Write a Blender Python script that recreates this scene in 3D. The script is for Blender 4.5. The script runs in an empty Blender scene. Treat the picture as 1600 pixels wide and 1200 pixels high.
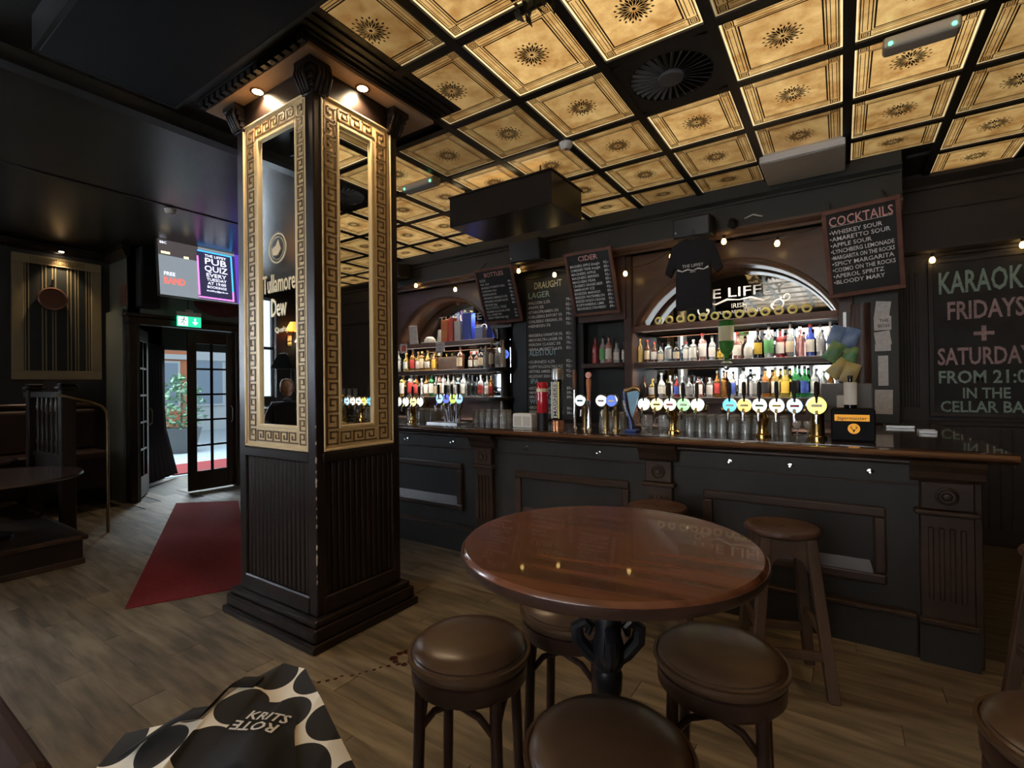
import bpy, bmesh, math, random
from mathutils import Matrix, Vector
random.seed(7)
S = bpy.context.scene
C = S.collection
PI = math.pi
# ---------------------------------------------------------------- camera
cd = bpy.data.cameras.new('camera'); cam = bpy.data.objects.new('camera', cd); C.objects.link(cam)
cd.sensor_width = 36.0; cd.lens = 767.0/1600*36; cd.clip_start = 0.02; cd.clip_end = 200
Rm = ((0.83013568, -0.01235693, -0.55742449), (0.55744354, -0.00216483, 0.83021203), (-0.0114656, -0.99992131, 0.00509119))
cam.matrix_world = Matrix(((Rm[0][0], -Rm[0][1], -Rm[0][2], 0), (Rm[1][0], -Rm[1][1], -Rm[1][2], 0), (Rm[2][0], -Rm[2][1], -Rm[2][2], 1.5), (0, 0, 0, 1)))
S.camera = cam
# ---------------------------------------------------------------- world, daylight through the windows, exposure
W = bpy.data.worlds.new('daylight'); S.world = W; W.use_nodes = True
W.node_tree.nodes['Background'].inputs[0].default_value = (0.78, 0.90, 1.0, 1)
W.node_tree.nodes['Background'].inputs[1].default_value = 1.0
S.view_settings.view_transform = 'Standard'; S.view_settings.look = 'None'
S.view_settings.exposure = 0.6; S.view_settings.gamma = 1.0; S.view_settings.use_curve_mapping = False
def area_light(name, loc, target, sx, sy, power, col):
    l = bpy.data.lights.new(name, 'AREA'); l.shape = 'RECTANGLE'; l.size = sx; l.size_y = sy; l.energy = power; l.color = col
    o = bpy.data.objects.new(name, l); C.objects.link(o); o.location = loc
    o.rotation_euler = (Vector(target)-Vector(loc)).to_track_quat('-Z', 'Y').to_euler()
    return o
# daylight entering by the two street windows behind the camera and by the entrance
area_light('window_daylight', (-1.3, -3.62, 2.1), (-1.3, 0, 1.7), 3.2, 2.0, 95, (1.0, 0.96, 0.91))
area_light('window_daylight', (-8.75, -0.75, 2.25), (-5, -0.75, 1.9), 1.0, 1.7, 85, (0.80, 0.90, 1.0))
area_light('entrance_daylight', (-12.2, 4.9, 4.2), (-8.6, 3.4, 0.0), 2.5, 2.0, 420, (0.8, 0.92, 1.0))
# ---------------------------------------------------------------- materials
def mat(name, col, rough=0.5, metal=0.0, emit=0.0, ecol=None, col2=None, nscale=6.0, stretch=(1, 1, 1), bump=0.0, trans=0.0, coat=0.0, spec=None, space='Object', rnd=0.0, ior=1.45, lo=0.35, hi=0.65):
    m = bpy.data.materials.new(name); m.use_nodes = True; nt = m.node_tree; b = nt.nodes['Principled BSDF']
    b.inputs['Base Color'].default_value = (*col, 1); b.inputs['Roughness'].default_value = rough; b.inputs['Metallic'].default_value = metal
    b.inputs['Transmission Weight'].default_value = trans; b.inputs['Coat Weight'].default_value = coat; b.inputs['IOR'].default_value = ior
    if spec is not None: b.inputs['Specular IOR Level'].default_value = spec
    if emit:
        b.inputs['Emission Color'].default_value = (*(ecol or col), 1); b.inputs['Emission Strength'].default_value = emit
    if col2 or bump:
        tc = nt.nodes.new('ShaderNodeTexCoord'); mp = nt.nodes.new('ShaderNodeMapping'); nz = nt.nodes.new('ShaderNodeTexNoise')
        mp.inputs['Scale'].default_value = stretch; nz.inputs['Scale'].default_value = nscale; nz.inputs['Detail'].default_value = 6
        if space == 'World':
            g = nt.nodes.new('ShaderNodeNewGeometry'); src = g.outputs['Position']
        else: src = tc.outputs['Object']
        if rnd:
            oi = nt.nodes.new('ShaderNodeObjectInfo'); ad = nt.nodes.new('ShaderNodeVectorMath'); ad.operation = 'MULTIPLY_ADD'
            cb = nt.nodes.new('ShaderNodeCombineXYZ')
            for k in range(3): nt.links.new(oi.outputs['Random'], cb.inputs[k])
            ad.inputs[1].default_value = (17, 23, 31); nt.links.new(cb.outputs[0], ad.inputs[0]); nt.links.new(src, ad.inputs[2]); src = ad.outputs[0]
        nt.links.new(src, mp.inputs[0]); nt.links.new(mp.outputs[0], nz.inputs['Vector'])
        if col2:
            cr = nt.nodes.new('ShaderNodeValToRGB'); cr.color_ramp.elements[0].position = lo; cr.color_ramp.elements[1].position = hi
            cr.color_ramp.elements[0].color = (*col, 1); cr.color_ramp.elements[1].color = (*col2, 1)
            nt.links.new(nz.outputs['Fac'], cr.inputs[0]); out = cr.outputs[0]
            if rnd:
                hs = nt.nodes.new('ShaderNodeHueSaturation'); mr = nt.nodes.new('ShaderNodeMapRange')
                mr.inputs[3].default_value = 1-rnd; mr.inputs[4].default_value = 1+rnd
                nt.links.new(oi.outputs['Random'], mr.inputs[0]); nt.links.new(mr.outputs[0], hs.inputs['Value']); nt.links.new(out, hs.inputs['Color']); out = hs.outputs[0]
            nt.links.new(out, b.inputs['Base Color'])
            if emit and not ecol: nt.links.new(out, b.inputs['Emission Color'])
        if bump:
            bp = nt.nodes.new('ShaderNodeBump'); bp.inputs['Strength'].default_value = bump; bp.inputs['Distance'].default_value = 0.01
            nt.links.new(nz.outputs['Fac'], bp.inputs['Height']); nt.links.new(bp.outputs[0], b.inputs['Normal'])
    m.diffuse_color = (*col, 1)
    return m
M = {}
M['plank'] = mat('floor_oak', (0.125, 0.099, 0.067), 0.5, col2=(0.315, 0.255, 0.175), nscale=2.4, stretch=(0.9, 6, 1), rnd=0.16, bump=0.12)
M['floor'] = mat('floor_base', (0.06, 0.05, 0.038), 0.6, col2=(0.12, 0.10, 0.07), nscale=3, stretch=(0.6, 8, 1), space='World')
M['darkwood'] = mat('dark_stained_wood', (0.0095, 0.0052, 0.004), 0.36, col2=(0.019, 0.010, 0.0075), nscale=5, stretch=(1, 1, 0.2))
M['barwood'] = mat('brown_stained_wood', (0.026, 0.014, 0.009), 0.36, col2=(0.055, 0.03, 0.019), nscale=5, stretch=(0.3, 1, 1))
M['barpaint'] = mat('charcoal_paint', (0.017, 0.0145, 0.012), 0.5, col2=(0.024, 0.0205, 0.0165), nscale=3)
M['counter'] = mat('polished_counter', (0.07, 0.03, 0.016), 0.14, col2=(0.13, 0.058, 0.03), nscale=4, stretch=(0.2, 3, 1), coat=0.8)
M['countertop_dark'] = mat('dark_counter', (0.035, 0.022, 0.016), 0.12, coat=0.5)
M['tabletop'] = mat('table_mahogany', (0.075, 0.026, 0.013), 0.25, col2=(0.175, 0.066, 0.033), nscale=3.0, stretch=(0.6, 7, 1), coat=0.25, bump=0.04)
M['leather'] = mat('brown_leather', (0.066, 0.037, 0.021), 0.30, col2=(0.09, 0.051, 0.029), nscale=5, bump=0.02)
M['bentwood'] = mat('bentwood', (0.03, 0.014, 0.011), 0.3, col2=(0.05, 0.024, 0.017), nscale=8)
M['stoolwood'] = mat('worn_stool_wood', (0.075, 0.045, 0.03), 0.55, col2=(0.145, 0.092, 0.062), nscale=7, stretch=(1, 1, 0.3))
M['stoolseat'] = mat('dark_worn_seat', (0.07, 0.036, 0.024), 0.42, col2=(0.12, 0.065, 0.045), nscale=6)
M['iron'] = mat('black_cast_iron', (0.012, 0.012, 0.015), 0.35, metal=0.3)
M['gold'] = mat('gold_paint', (0.78, 0.59, 0.31), 0.45, metal=0.12, col2=(0.68, 0.50, 0.26), nscale=14)
M['goldline'] = mat('gold_liner', (0.82, 0.64, 0.36), 0.38, metal=0.15)
M['key'] = mat('key_inlay', (0.16, 0.095, 0.04), 0.5)
M['mirror'] = mat('mirror_glass', (0.86, 0.88, 0.87), 0.015, metal=1.0)
M['barmirror'] = mat('bar_mirror', (0.52, 0.56, 0.57), 0.03, metal=1.0)
M['soffit'] = mat('soffit_tan', (0.55, 0.36, 0.22), 0.5)
M['black'] = mat('matt_black', (0.008, 0.008, 0.0085), 0.5)
M['navy'] = mat('navy_black', (0.006, 0.0075, 0.011), 0.65, spec=0.25)
M['duct'] = mat('satin_black_duct', (0.016, 0.014, 0.013), 0.28)
M['grid'] = mat('grid_black', (0.012, 0.010, 0.009), 0.45)
M['ceilplain'] = mat('dark_gloss_ceiling', (0.036, 0.031, 0.025), 0.27, bump=0.10, nscale=2.5)
M['wallgreen'] = mat('dark_green_wall', (0.12, 0.135, 0.12), 0.6)
M['walldark'] = mat('dark_wall', (0.03, 0.027, 0.025), 0.6)
M['wallbrown'] = mat('dark_brown_panel', (0.026, 0.020, 0.018), 0.5, col2=(0.035, 0.027, 0.023), nscale=3)
M['fascia'] = mat('fascia_green_black', (0.03, 0.032, 0.028), 0.5)
M['archwood'] = mat('arch_veneer', (0.09, 0.05, 0.034), 0.3, col2=(0.13, 0.076, 0.05), nscale=3, stretch=(0.4, 1, 3))
M['shelf'] = mat('shelf_wood', (0.13, 0.055, 0.03), 0.4, col2=(0.2, 0.09, 0.05), nscale=5, stretch=(0.3, 1, 1))
M['shelfdark'] = mat('shelf_wood_dark', (0.045, 0.024, 0.017), 0.4, col2=(0.075, 0.038, 0.026), nscale=5, stretch=(0.3, 1, 1))
M['slate'] = mat('chalkboard_slate', (0.018, 0.019, 0.019), 0.7, col2=(0.03, 0.031, 0.031), nscale=4)
M['slategrey'] = mat('chalkboard_dusty', (0.045, 0.048, 0.048), 0.75, col2=(0.065, 0.068, 0.068), nscale=4)
M['boardframe'] = mat('board_frame_wood', (0.13, 0.055, 0.038), 0.5, col2=(0.18, 0.08, 0.055), nscale=8)
for k, c in dict(chalk=(0.92, 0.92, 0.90), chalkpink=(0.92, 0.50, 0.46), chalkgreen=(0.52, 0.72, 0.60), chalkyellow=(0.85, 0.85, 0.55), chalkteal=(0.33, 0.47, 0.43), chalkmauve=(0.50, 0.36, 0.38), chalkblue=(0.5, 0.75, 0.85)).items():
    M[k] = mat(k, c, 0.9, col2=tuple(x*0.72 for x in c), nscale=40)
M['brass'] = mat('brass', (0.62, 0.42, 0.16), 0.22, metal=1.0)
M['darkbrass'] = mat('aged_brass', (0.30, 0.21, 0.10), 0.3, metal=1.0)
M['chrome'] = mat('chrome', (0.75, 0.77, 0.8), 0.12, metal=1.0)
M['steel'] = mat('brushed_steel', (0.42, 0.42, 0.42), 0.35, metal=0.9)
M['white'] = mat('white_plastic', (0.72, 0.72, 0.70), 0.5)
M['acgrey'] = mat('ac_grey', (0.55, 0.53, 0.48), 0.55)
M['grey'] = mat('grey_plastic', (0.13, 0.135, 0.14), 0.5)
M['paper'] = mat('paper', (0.62, 0.60, 0.58), 0.8, col2=(0.5, 0.48, 0.47), nscale=30)
M['ink'] = mat('ink', (0.05, 0.05, 0.06), 0.8)
M['carpet'] = mat('red_carpet', (0.17, 0.012, 0.014), 0.9, col2=(0.23, 0.02, 0.02), nscale=60, bump=0.25)
M['stain'] = mat('spilled_red_wine', (0.06, 0.014, 0.010), 0.3)
M['clothbk'] = mat('black_cotton', (0.012, 0.012, 0.014), 0.85)
M['glass'] = mat('drinking_glass', (0.90, 0.94, 0.94), 0.04, trans=0.86, ior=1.4, coat=0.6)
M['pane'] = mat('window_glass', (0.95, 0.97, 1.0), 0.0, trans=1.0, ior=1.02)
M['redleather'] = mat('dark_red_leather', (0.026, 0.009, 0.007), 0.55, col2=(0.036, 0.012, 0.009), nscale=6, bump=0.05)
M['curtain'] = mat('dark_red_curtain', (0.014, 0.005, 0.007), 0.9)
def emis(name, col, s): return mat(name, col, 0.5, emit=s)
M['bulb'] = mat('bulb_glow', (1.0, 0.72, 0.25), 0.3, emit=7, ecol=(1.0, 0.66, 0.22))
M['downlight'] = mat('downlight_glow', (1.0, 0.9, 0.75), 0.3, emit=22, ecol=(1.0, 0.80, 0.52))
M['coldlight'] = mat('cold_downlight_glow', (1.0, 1.0, 0.95), 0.3, emit=12, ecol=(1.0, 0.93, 0.82))
M['led'] = mat('added_glow_strip', (1.0, 0.95, 0.85), 0.3, emit=75.0, ecol=(1.0, 0.90, 0.74))
M['greenled'] = mat('green_led', (0.1, 1.0, 0.4), 0.3, emit=3)
# backlit ceiling panel: warm printed glass; how strongly the lamp behind each panel glows is the object's colour alpha/red
def tile_mat(name='backlit_panel', c0=(0.42, 0.205, 0.055, 1), c1=(0.78, 0.51, 0.19, 1)):
    m = bpy.data.materials.new(name); m.use_nodes = True; nt = m.node_tree; b = nt.nodes['Principled BSDF']
    tc = nt.nodes.new('ShaderNodeNewGeometry'); nz = nt.nodes.new('ShaderNodeTexNoise'); nz.inputs['Scale'].default_value = 7; nz.inputs['Detail'].default_value = 8; nz.inputs['Roughness'].default_value = 0.65
    cr = nt.nodes.new('ShaderNodeValToRGB'); cr.color_ramp.elements[0].position = 0.36; cr.color_ramp.elements[1].position = 0.66
    cr.color_ramp.elements[0].color = c0; cr.color_ramp.elements[1].color = c1
    oi = nt.nodes.new('ShaderNodeObjectInfo'); sp = nt.nodes.new('ShaderNodeSeparateColor'); mu = nt.nodes.new('ShaderNodeMath'); mu.operation = 'MULTIPLY'; mu.inputs[1].default_value = 0.74
    nt.links.new(tc.outputs['Position'], nz.inputs['Vector']); nt.links.new(nz.outputs['Fac'], cr.inputs[0])
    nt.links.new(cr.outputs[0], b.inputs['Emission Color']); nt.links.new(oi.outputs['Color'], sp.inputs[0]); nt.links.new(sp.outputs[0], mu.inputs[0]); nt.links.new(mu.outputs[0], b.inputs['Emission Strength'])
    b.inputs['Base Color'].default_value = (0.30, 0.19, 0.08, 1); b.inputs['Roughness'].default_value = 0.35
    return m
M['tile'] = tile_mat(); M['edgeglow'] = tile_mat('backlit_edge_glow', (1.1, 0.82, 0.42, 1), (1.25, 0.98, 0.55, 1))
M['print'] = mat('printed_brown', (0.055, 0.03, 0.012), 0.5)
# ---------------------------------------------------------------- builders
_tc = {}
def text_geo(body, bold):
    k = (body, bold)
    if k not in _tc:
        cu = bpy.data.curves.new('lettering', 'FONT'); cu.body = body; cu.size = 1.0; cu.offset = bold; cu.resolution_u = 2
        o = bpy.data.objects.new('lettering', cu); C.objects.link(o)
        me = bpy.data.meshes.new_from_object(o.evaluated_get(bpy.context.evaluated_depsgraph_get()))
        vs = [(v.co.x, v.co.y) for v in me.vertices]; fs = [tuple(p.vertices) for p in me.polygons]
        bpy.data.objects.remove(o); bpy.data.curves.remove(cu); bpy.data.meshes.remove(me)
        x0 = min([v[0] for v in vs] or [0]); x1 = max([v[0] for v in vs] or [1])
        _tc[k] = ([(v[0]-x0, v[1]) for v in vs], fs, x1-x0)
    return _tc[k]
class B:
    def __init__(s): s.v = []; s.f = []; s.sm = []
    def add(s, vs, fs, sm=False):
        n = len(s.v); s.v += [tuple(v) for v in vs]; s.f += [tuple(i+n for i in f) for f in fs]; s.sm += [sm]*len(fs); return s
    def box(s, x0, x1, y0, y1, z0, z1):
        return s.add([(x0, y0, z0), (x1, y0, z0), (x1, y1, z0), (x0, y1, z0), (x0, y0, z1), (x1, y0, z1), (x1, y1, z1), (x0, y1, z1)],
                     [(0, 3, 2, 1), (4, 5, 6, 7), (0, 1, 5, 4), (1, 2, 6, 5), (2, 3, 7, 6), (3, 0, 4, 7)])
    def lathe(s, prof, n=20, c=(0, 0, 0), M4=None, sm=True, ph=0.0):
        vs = []; fs = []
        for r, z in prof:
            for k in range(n):
                a = 2*PI*k/n+ph; p = Vector((r*math.cos(a), r*math.sin(a), z))
                if M4 is not None: p = M4 @ p
                vs.append((p[0]+c[0], p[1]+c[1], p[2]+c[2]))
        for i in range(len(prof)-1):
            for k in range(n):
                a = i*n+k; b = i*n+(k+1) % n
                fs.append((a, b, b+n, a+n))
        if prof[0][0] > 1e-6: fs.append(tuple(reversed(range(n))))
        if prof[-1][0] > 1e-6: fs.append(tuple(range((len(prof)-1)*n, len(prof)*n)))
        return s.add(vs, fs, sm)
    def tube(s, pts, r, n=8, closed=False):
        pts = [Vector(p) for p in pts]; m = len(pts); vs = []; fs = []; up = None
        for i, p in enumerate(pts):
            if closed: d = pts[(i+1) % m]-pts[i-1]
            else: d = pts[min(i+1, m-1)]-pts[max(i-1, 0)]
            d.normalize()
            if up is None: up = d.orthogonal().normalized()
            up = (up-d*up.dot(d)); up = up.normalized() if up.length > 1e-6 else d.orthogonal().normalized()
            w = d.cross(up); rr = r[i] if isinstance(r, (list, tuple)) else r
            for k in range(n):
                a = 2*PI*k/n; vs.append(p+up*(rr*math.cos(a))+w*(rr*math.sin(a)))
        for i in range(m if closed else m-1):
            for k in range(n):
                a = i*n+k; b = i*n+(k+1) % n; q = n*((i+1) % m)
                fs.append((a, b, q+(k+1) % n, q+k))
        if not closed: fs += [tuple(reversed(range(n))), tuple(range((m-1)*n, m*n))]
        return s.add(vs, fs, True)
    def prism(s, poly, a0, a1, plane='xz', sm=False):
        n = len(poly); vs = []
        for a in (a0, a1):
            for p, q in poly: vs.append({'xz': (p, a, q), 'xy': (p, q, a), 'yz': (a, p, q)}[plane])
        fs = [tuple(range(n)), tuple(range(2*n-1, n-1, -1))]+[(i, (i+1) % n, n+(i+1) % n, n+i) for i in range(n)]
        return s.add(vs, fs, sm)
    def text(s, body, x, z, cap, align='l', bold=0.0, y=-0.002, w=None, fn=None, slope=0.0):
        vs, fs, wd = text_geo(body, bold); k = cap/0.70; kx = k if w is None else w/max(wd, 1e-4)
        ox = {'l': 0, 'c': -wd*kx/2, 'r': -wd*kx}[align]
        pts = [(x+ox+v[0]*kx, z+v[1]*k+slope*(ox+v[0]*kx)) for v in vs]
        return s.add([(p[0], y, p[1]) if fn is None else fn(*p) for p in pts], fs)
    def build(s, name, m, parent=None, loc=None, rot=None, bev=0.0, seg=1):
        me = bpy.data.meshes.new(name); me.from_pydata(s.v, [], s.f)
        bm = bmesh.new(); bm.from_mesh(me); bmesh.ops.recalc_face_normals(bm, faces=bm.faces[:]); bm.to_mesh(me); bm.free()
        if any(s.sm): me.polygons.foreach_set('use_smooth', s.sm)
        me.materials.append(M[m] if isinstance(m, str) else m)
        if any(s.sm) and not all(s.sm): pass
        o = bpy.data.objects.new(name, me); C.objects.link(o)
        if parent is not None: o.parent = parent
        if loc is not None: o.location = loc
        if rot is not None: o.rotation_euler = rot
        if any(s.sm):
            try: me.set_sharp_from_angle(angle=math.radians(40))
            except Exception: pass
        if bev:
            bv = o.modifiers.new('edge', 'BEVEL'); bv.width = bev; bv.segments = seg; bv.limit_method = 'ANGLE'; bv.angle_limit = 0.6
        return o
def tag(o, label, cat, group=None):
    o['label'] = label; o['category'] = cat
    if group: o['group'] = group
    return o
def thing(name, label, cat, loc=(0, 0, 0), rot=(0, 0, 0), group=None):
    o = bpy.data.objects.new(name, None); C.objects.link(o); o.location = loc; o.rotation_euler = rot; o.empty_display_size = 0.05
    return tag(o, label, cat, group)
def struct(o, label=None):
    o['kind'] = 'structure'
    if label: o['label'] = label
    return o
def box(name, m, x0, x1, y0, y1, z0, z1, parent=None, bev=0.0, seg=1): return B().box(x0, x1, y0, y1, z0, z1).build(name, m, parent, bev=bev, seg=seg)
def share(o, parent, loc=None, rot=None, scale=None):
    c = o.copy(); C.objects.link(c); c.parent = parent
    if loc is not None: c.location = loc
    if rot is not None: c.rotation_euler = rot
    if scale is not None: c.scale = scale
    return c
def dup(root, loc, rot=None, label=None, scale=None):
    r = root.copy(); C.objects.link(r); r.location = loc
    if rot is not None: r.rotation_euler = rot
    if scale is not None: r.scale = scale
    if label: r['label'] = label
    for ch in list(root.children):
        c = ch.copy(); C.objects.link(c); c.parent = r
        for g in list(ch.children):
            d = g.copy(); C.objects.link(d); d.parent = c
    return r
ORD = ['first', 'second', 'third', 'fourth', 'fifth', 'sixth', 'seventh', 'eighth', 'ninth', 'tenth', 'eleventh', 'twelfth', 'thirteenth', 'fourteenth', 'fifteenth', 'sixteenth', 'seventeenth', 'eighteenth', 'nineteenth', 'twentieth', 'twenty-first', 'twenty-second', 'twenty-third', 'twenty-fourth']
# ================================================================ STRUCTURE
CZ = 3.5
floor = struct(box('floor', 'floor', -9.6, 3.4, -3.6, 6.4, -0.2, -0.006))
pl = [B().box(-0.698, 0.698, -0.0745, 0.0745, -0.012, 0.0).build('plank', 'plank', floor)]
pl0 = pl[0]; first = True
for r in range(27):
    y = -0.35+0.15*r; off = (r*0.53) % 1.4
    for k in range(9):
        x = -8.3+off+1.4*k
        if x > 3.0 or x < -7.9: continue
        if first: pl0.location = (x, y, 0); first = False
        else: share(pl0, floor, (x, y, 0))
# walls
struct(box('wall_back', 'wallbrown', -9.6, 3.4, 6.2, 6.4, 0, 3.7))
struct(box('wall_right', 'walldark', 3.2, 3.4, -3.6, 6.2, 0, 3.7))
wl = B().box(-8.8, -8.6, -3.6, -1.55, 0, 3.7).box(-8.8, -8.6, -0.25, 2.6, 0, 3.7).box(-8.8, -8.6, -1.55, -0.25, 0, 1.35).box(-8.8, -8.6, -1.55, -0.25, 3.15, 3.7)
struct(wl.build('wall_left', 'walldark'))
struct(box('wall_return', 'wallgreen', -8.6, -7.9, 2.6, 2.72, 0, 3.7))
wd = B().box(-7.98, -7.9, 2.60, 2.66, 0, 3.7).box(-7.98, -7.9, 2.66, 3.98, 2.42, 3.7).box(-7.98, -7.9, 3.98, 6.2, 0, 3.7)
struct(wd.build('wall_entrance', 'wallgreen'))
wf = B().box(-8.8, -3.0, -3.6, -3.45, 0, 3.7).box(0.5, 3.4, -3.6, -3.45, 0, 3.7).box(-3.0, 0.5, -3.6, -3.45, 0, 0.95).box(-3.0, 0.5, -3.6, -3.45, 3.1, 3.7)
struct(wf.build('wall_front', 'walldark'))
def window(name, x0, x1, y0, y1, z0, z1, along, nx, nz, th=0.05):
    t = struct(bpy.data.objects.new(name, None)); C.objects.link(t)
    b = B()
    a0, a1 = (x0, x1) if along == 'x' else (y0, y1)
    def bar(p, q, r, s):
        if along == 'x': b.box(p, q, y0, y1, r, s)
        else: b.box(x0, x1, p, q, r, s)
    for i in range(nx+1):
        p = a0+(a1-a0)*i/nx; bar(p-th/2, p+th/2, z0, z1)
    for i in range(nz+1):
        p = z0+(z1-z0)*i/nz; bar(a0, a1, p-th/2, p+th/2)
    b.build('window_frame', 'darkwood', t)
    g = B()
    if along == 'x': g.box(x0, x1, (y0+y1)/2-0.004, (y0+y1)/2+0.004, z0, z1)
    else: g.box((x0+x1)/2-0.004, (x0+x1)/2+0.004, y0, y1, z0, z1)
    g.build('pane', 'pane', t)
    return t
window('window_1', -3.0, 0.5, -3.56, -3.50, 0.95, 3.1, 'x', 6, 2, 0.13)
window('window_2', -8.74, -8.68, -1.55, -0.25, 1.35, 3.15, 'y', 1, 2)
# ceilings: backlit grid over the bar, plain dark gloss slab further left
ceil = struct(box('ceiling', 'grid', -5.8, 3.4, -3.6, 6.4, CZ, 3.75))
cl = struct(box('ceiling_plain', 'ceilplain', -9.6, -3.95, -3.6, 3.0, 3.44, 3.5-0.001))
cl.name = 'ceiling'
c2 = struct(box('ceiling', 'ceilplain', -9.6, -5.8, 3.0, 6.4, 3.44, 3.7))
struct(box('ceiling', 'ceilplain', -9.6, -5.8, -3.6, 3.0, 3.5, 3.7))
struct(box('trim_1', 'grid', -4.06, -3.95, -3.4, 3.0, 3.40, 3.44))
struct(box('trim_2', 'grid', -5.86, -5.83, 1.0, 3.0, 3.432, 3.44))
GX, GY, SX, SY = 0.06, 2.85, 0.63, 0.68
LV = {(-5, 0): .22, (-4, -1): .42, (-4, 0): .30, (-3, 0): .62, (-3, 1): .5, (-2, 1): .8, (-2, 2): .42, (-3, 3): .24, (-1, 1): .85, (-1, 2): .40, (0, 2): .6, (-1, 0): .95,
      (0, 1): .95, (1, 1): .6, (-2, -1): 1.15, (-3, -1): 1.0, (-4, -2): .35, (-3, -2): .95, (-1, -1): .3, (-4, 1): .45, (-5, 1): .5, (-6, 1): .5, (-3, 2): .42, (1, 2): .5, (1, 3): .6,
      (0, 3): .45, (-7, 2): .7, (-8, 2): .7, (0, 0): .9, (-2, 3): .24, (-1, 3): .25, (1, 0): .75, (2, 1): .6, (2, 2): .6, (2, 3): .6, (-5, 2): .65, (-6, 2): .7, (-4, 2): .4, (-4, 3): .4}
# printed ornament (shared mesh): double border, corner squares, rosette
pt = B()
def ring(b, hx, hy, w, z=-0.003):
    for (x0, x1, y0, y1) in ((-hx, hx, -hy, -hy+w), (-hx, hx, hy-w, hy), (-hx, -hx+w, -hy+w, hy-w), (hx-w, hx, -hy+w, hy-w)):
        b.add([(x0, y0, z), (x1, y0, z), (x1, y1, z), (x0, y1, z)], [(0, 3, 2, 1)])
hx, hy = 0.27, 0.295
ring(pt, hx, hy, 0.006); ring(pt, hx-0.055, hy-0.055, 0.006); ring(pt, hx-0.068, hy-0.068, 0.009)
for sx in (-1, 1):
    for sy in (-1, 1):
        for q, wq in ((0.018, 0.006), (0.008, 0.004)):
            cx, cy = sx*(hx-0.029), sy*(hy-0.029)
            for (x0, x1, y0, y1) in ((-q, q, -q, -q+wq), (-q, q, q-wq, q), (-q, -q+wq, -q, q), (q-wq, q, -q, q)):
                pt.add([(cx+x0, cy+y0, -0.003), (cx+x1, cy+y0, -0.003), (cx+x1, cy+y1, -0.003), (cx+x0, cy+y1, -0.003)], [(0, 3, 2, 1)])
    x = sx*(hx-0.055)
    for yy in (-1, 1):
        y = yy*(hy-0.055)
        pt.add([(x-0.003, y, -0.003), (x+0.003, y, -0.003), (x+0.003, y+yy*0.055, -0.003), (x-0.003, y+yy*0.055, -0.003)], [(0, 1, 2, 3)])
        pt.add([(x, y-0.003, -0.003), (x, y+0.003, -0.003), (x+sx*0.055, y+0.003, -0.003), (x+sx*0.055, y-0.003, -0.003)], [(0, 1, 2, 3)])
for sx in (-1, 1):   # inner bars of the border
    x = sx*(hx-0.028)
    for off in (-0.012, 0.012):
        pt.add([(x+off-0.002, -hy+0.07, -0.003), (x+off+0.002, -hy+0.07, -0.003), (x+off+0.002, hy-0.07, -0.003), (x+off-0.002, hy-0.07, -0.003)], [(0, 1, 2, 3)])
        y = sx*(hy-0.028)+off
        pt.add([(-hx+0.07, y-0.002, -0.003), (hx-0.07, y-0.002, -0.003), (hx-0.07, y+0.002, -0.003), (-hx+0.07, y+0.002, -0.003)], [(0, 1, 2, 3)])
def petal(b, a, r0, r1, w):
    c, s_ = math.cos(a), math.sin(a); pts = [(r0, 0), ((r0+r1)*0.5, -w), (r1, 0), ((r0+r1)*0.5, w)]
    b.add([(p*c-q*s_, p*s_+q*c, -0.003) for p, q in pts], [(0, 1, 2, 3)])
for k in range(16):
    a = 2*PI*k/16
    petal(pt, a, 0.016, 0.078, 0.0075); petal(pt, a+PI/16, 0.045, 0.094, 0.007); petal(pt, a, 0.086, 0.108, 0.007)
pt.add([(0.011*math.cos(k*PI/5), 0.011*math.sin(k*PI/5), -0.003) for k in range(10)], [tuple(range(10))])
tile0 = None; pat0 = None
eg = B(); ring(eg, 0.285, 0.31, 0.009, -0.001)  # bright rim: light leaking round the panel edge, put into emission colour
pan = B().box(-0.285, 0.285, -0.31, 0.31, 0.0, 0.012)
def tilespan(i): return GX+SX*i, GX+SX*(i+1)
cells = []
for i in range(-9, 5):
    for j in range(-9, 5):
        x0, x1 = tilespan(i); y0 = GY+SY*j; y1 = y0+SY
        lim = 6.17 if i >= 1 else 5.35
        if y0 > lim-0.15: continue
        y1 = min(y1, lim)
        if i < -6 and j < 1: continue
        if i < -4 and j < -1 and i > -7: continue
        if (i, j) in ((-4, -2), (-5, -2), (-5, -1), (-6, -1), (-6, -2)) and (i, j) != (-4, -2): continue
        if x0 < -5.75: continue
        cells.append((i, j, (x0+x1)/2, (y0+y1)/2, (y1-y0)/SY))
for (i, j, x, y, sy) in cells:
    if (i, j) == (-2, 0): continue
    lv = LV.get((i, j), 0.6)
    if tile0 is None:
        tile0 = pan.build('panel', 'tile', ceil); pat0 = pt.build('printed_ornament', 'print', tile0); edg0 = eg.build('edge_glow', 'edgeglow', tile0); t, p, e_ = tile0, pat0, edg0
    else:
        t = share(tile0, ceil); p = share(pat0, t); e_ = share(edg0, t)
    t.location = (x, y, CZ-0.014); t.scale = (1, sy, 1); t.color = (lv, lv, lv, 1); e_.color = t.color
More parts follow.
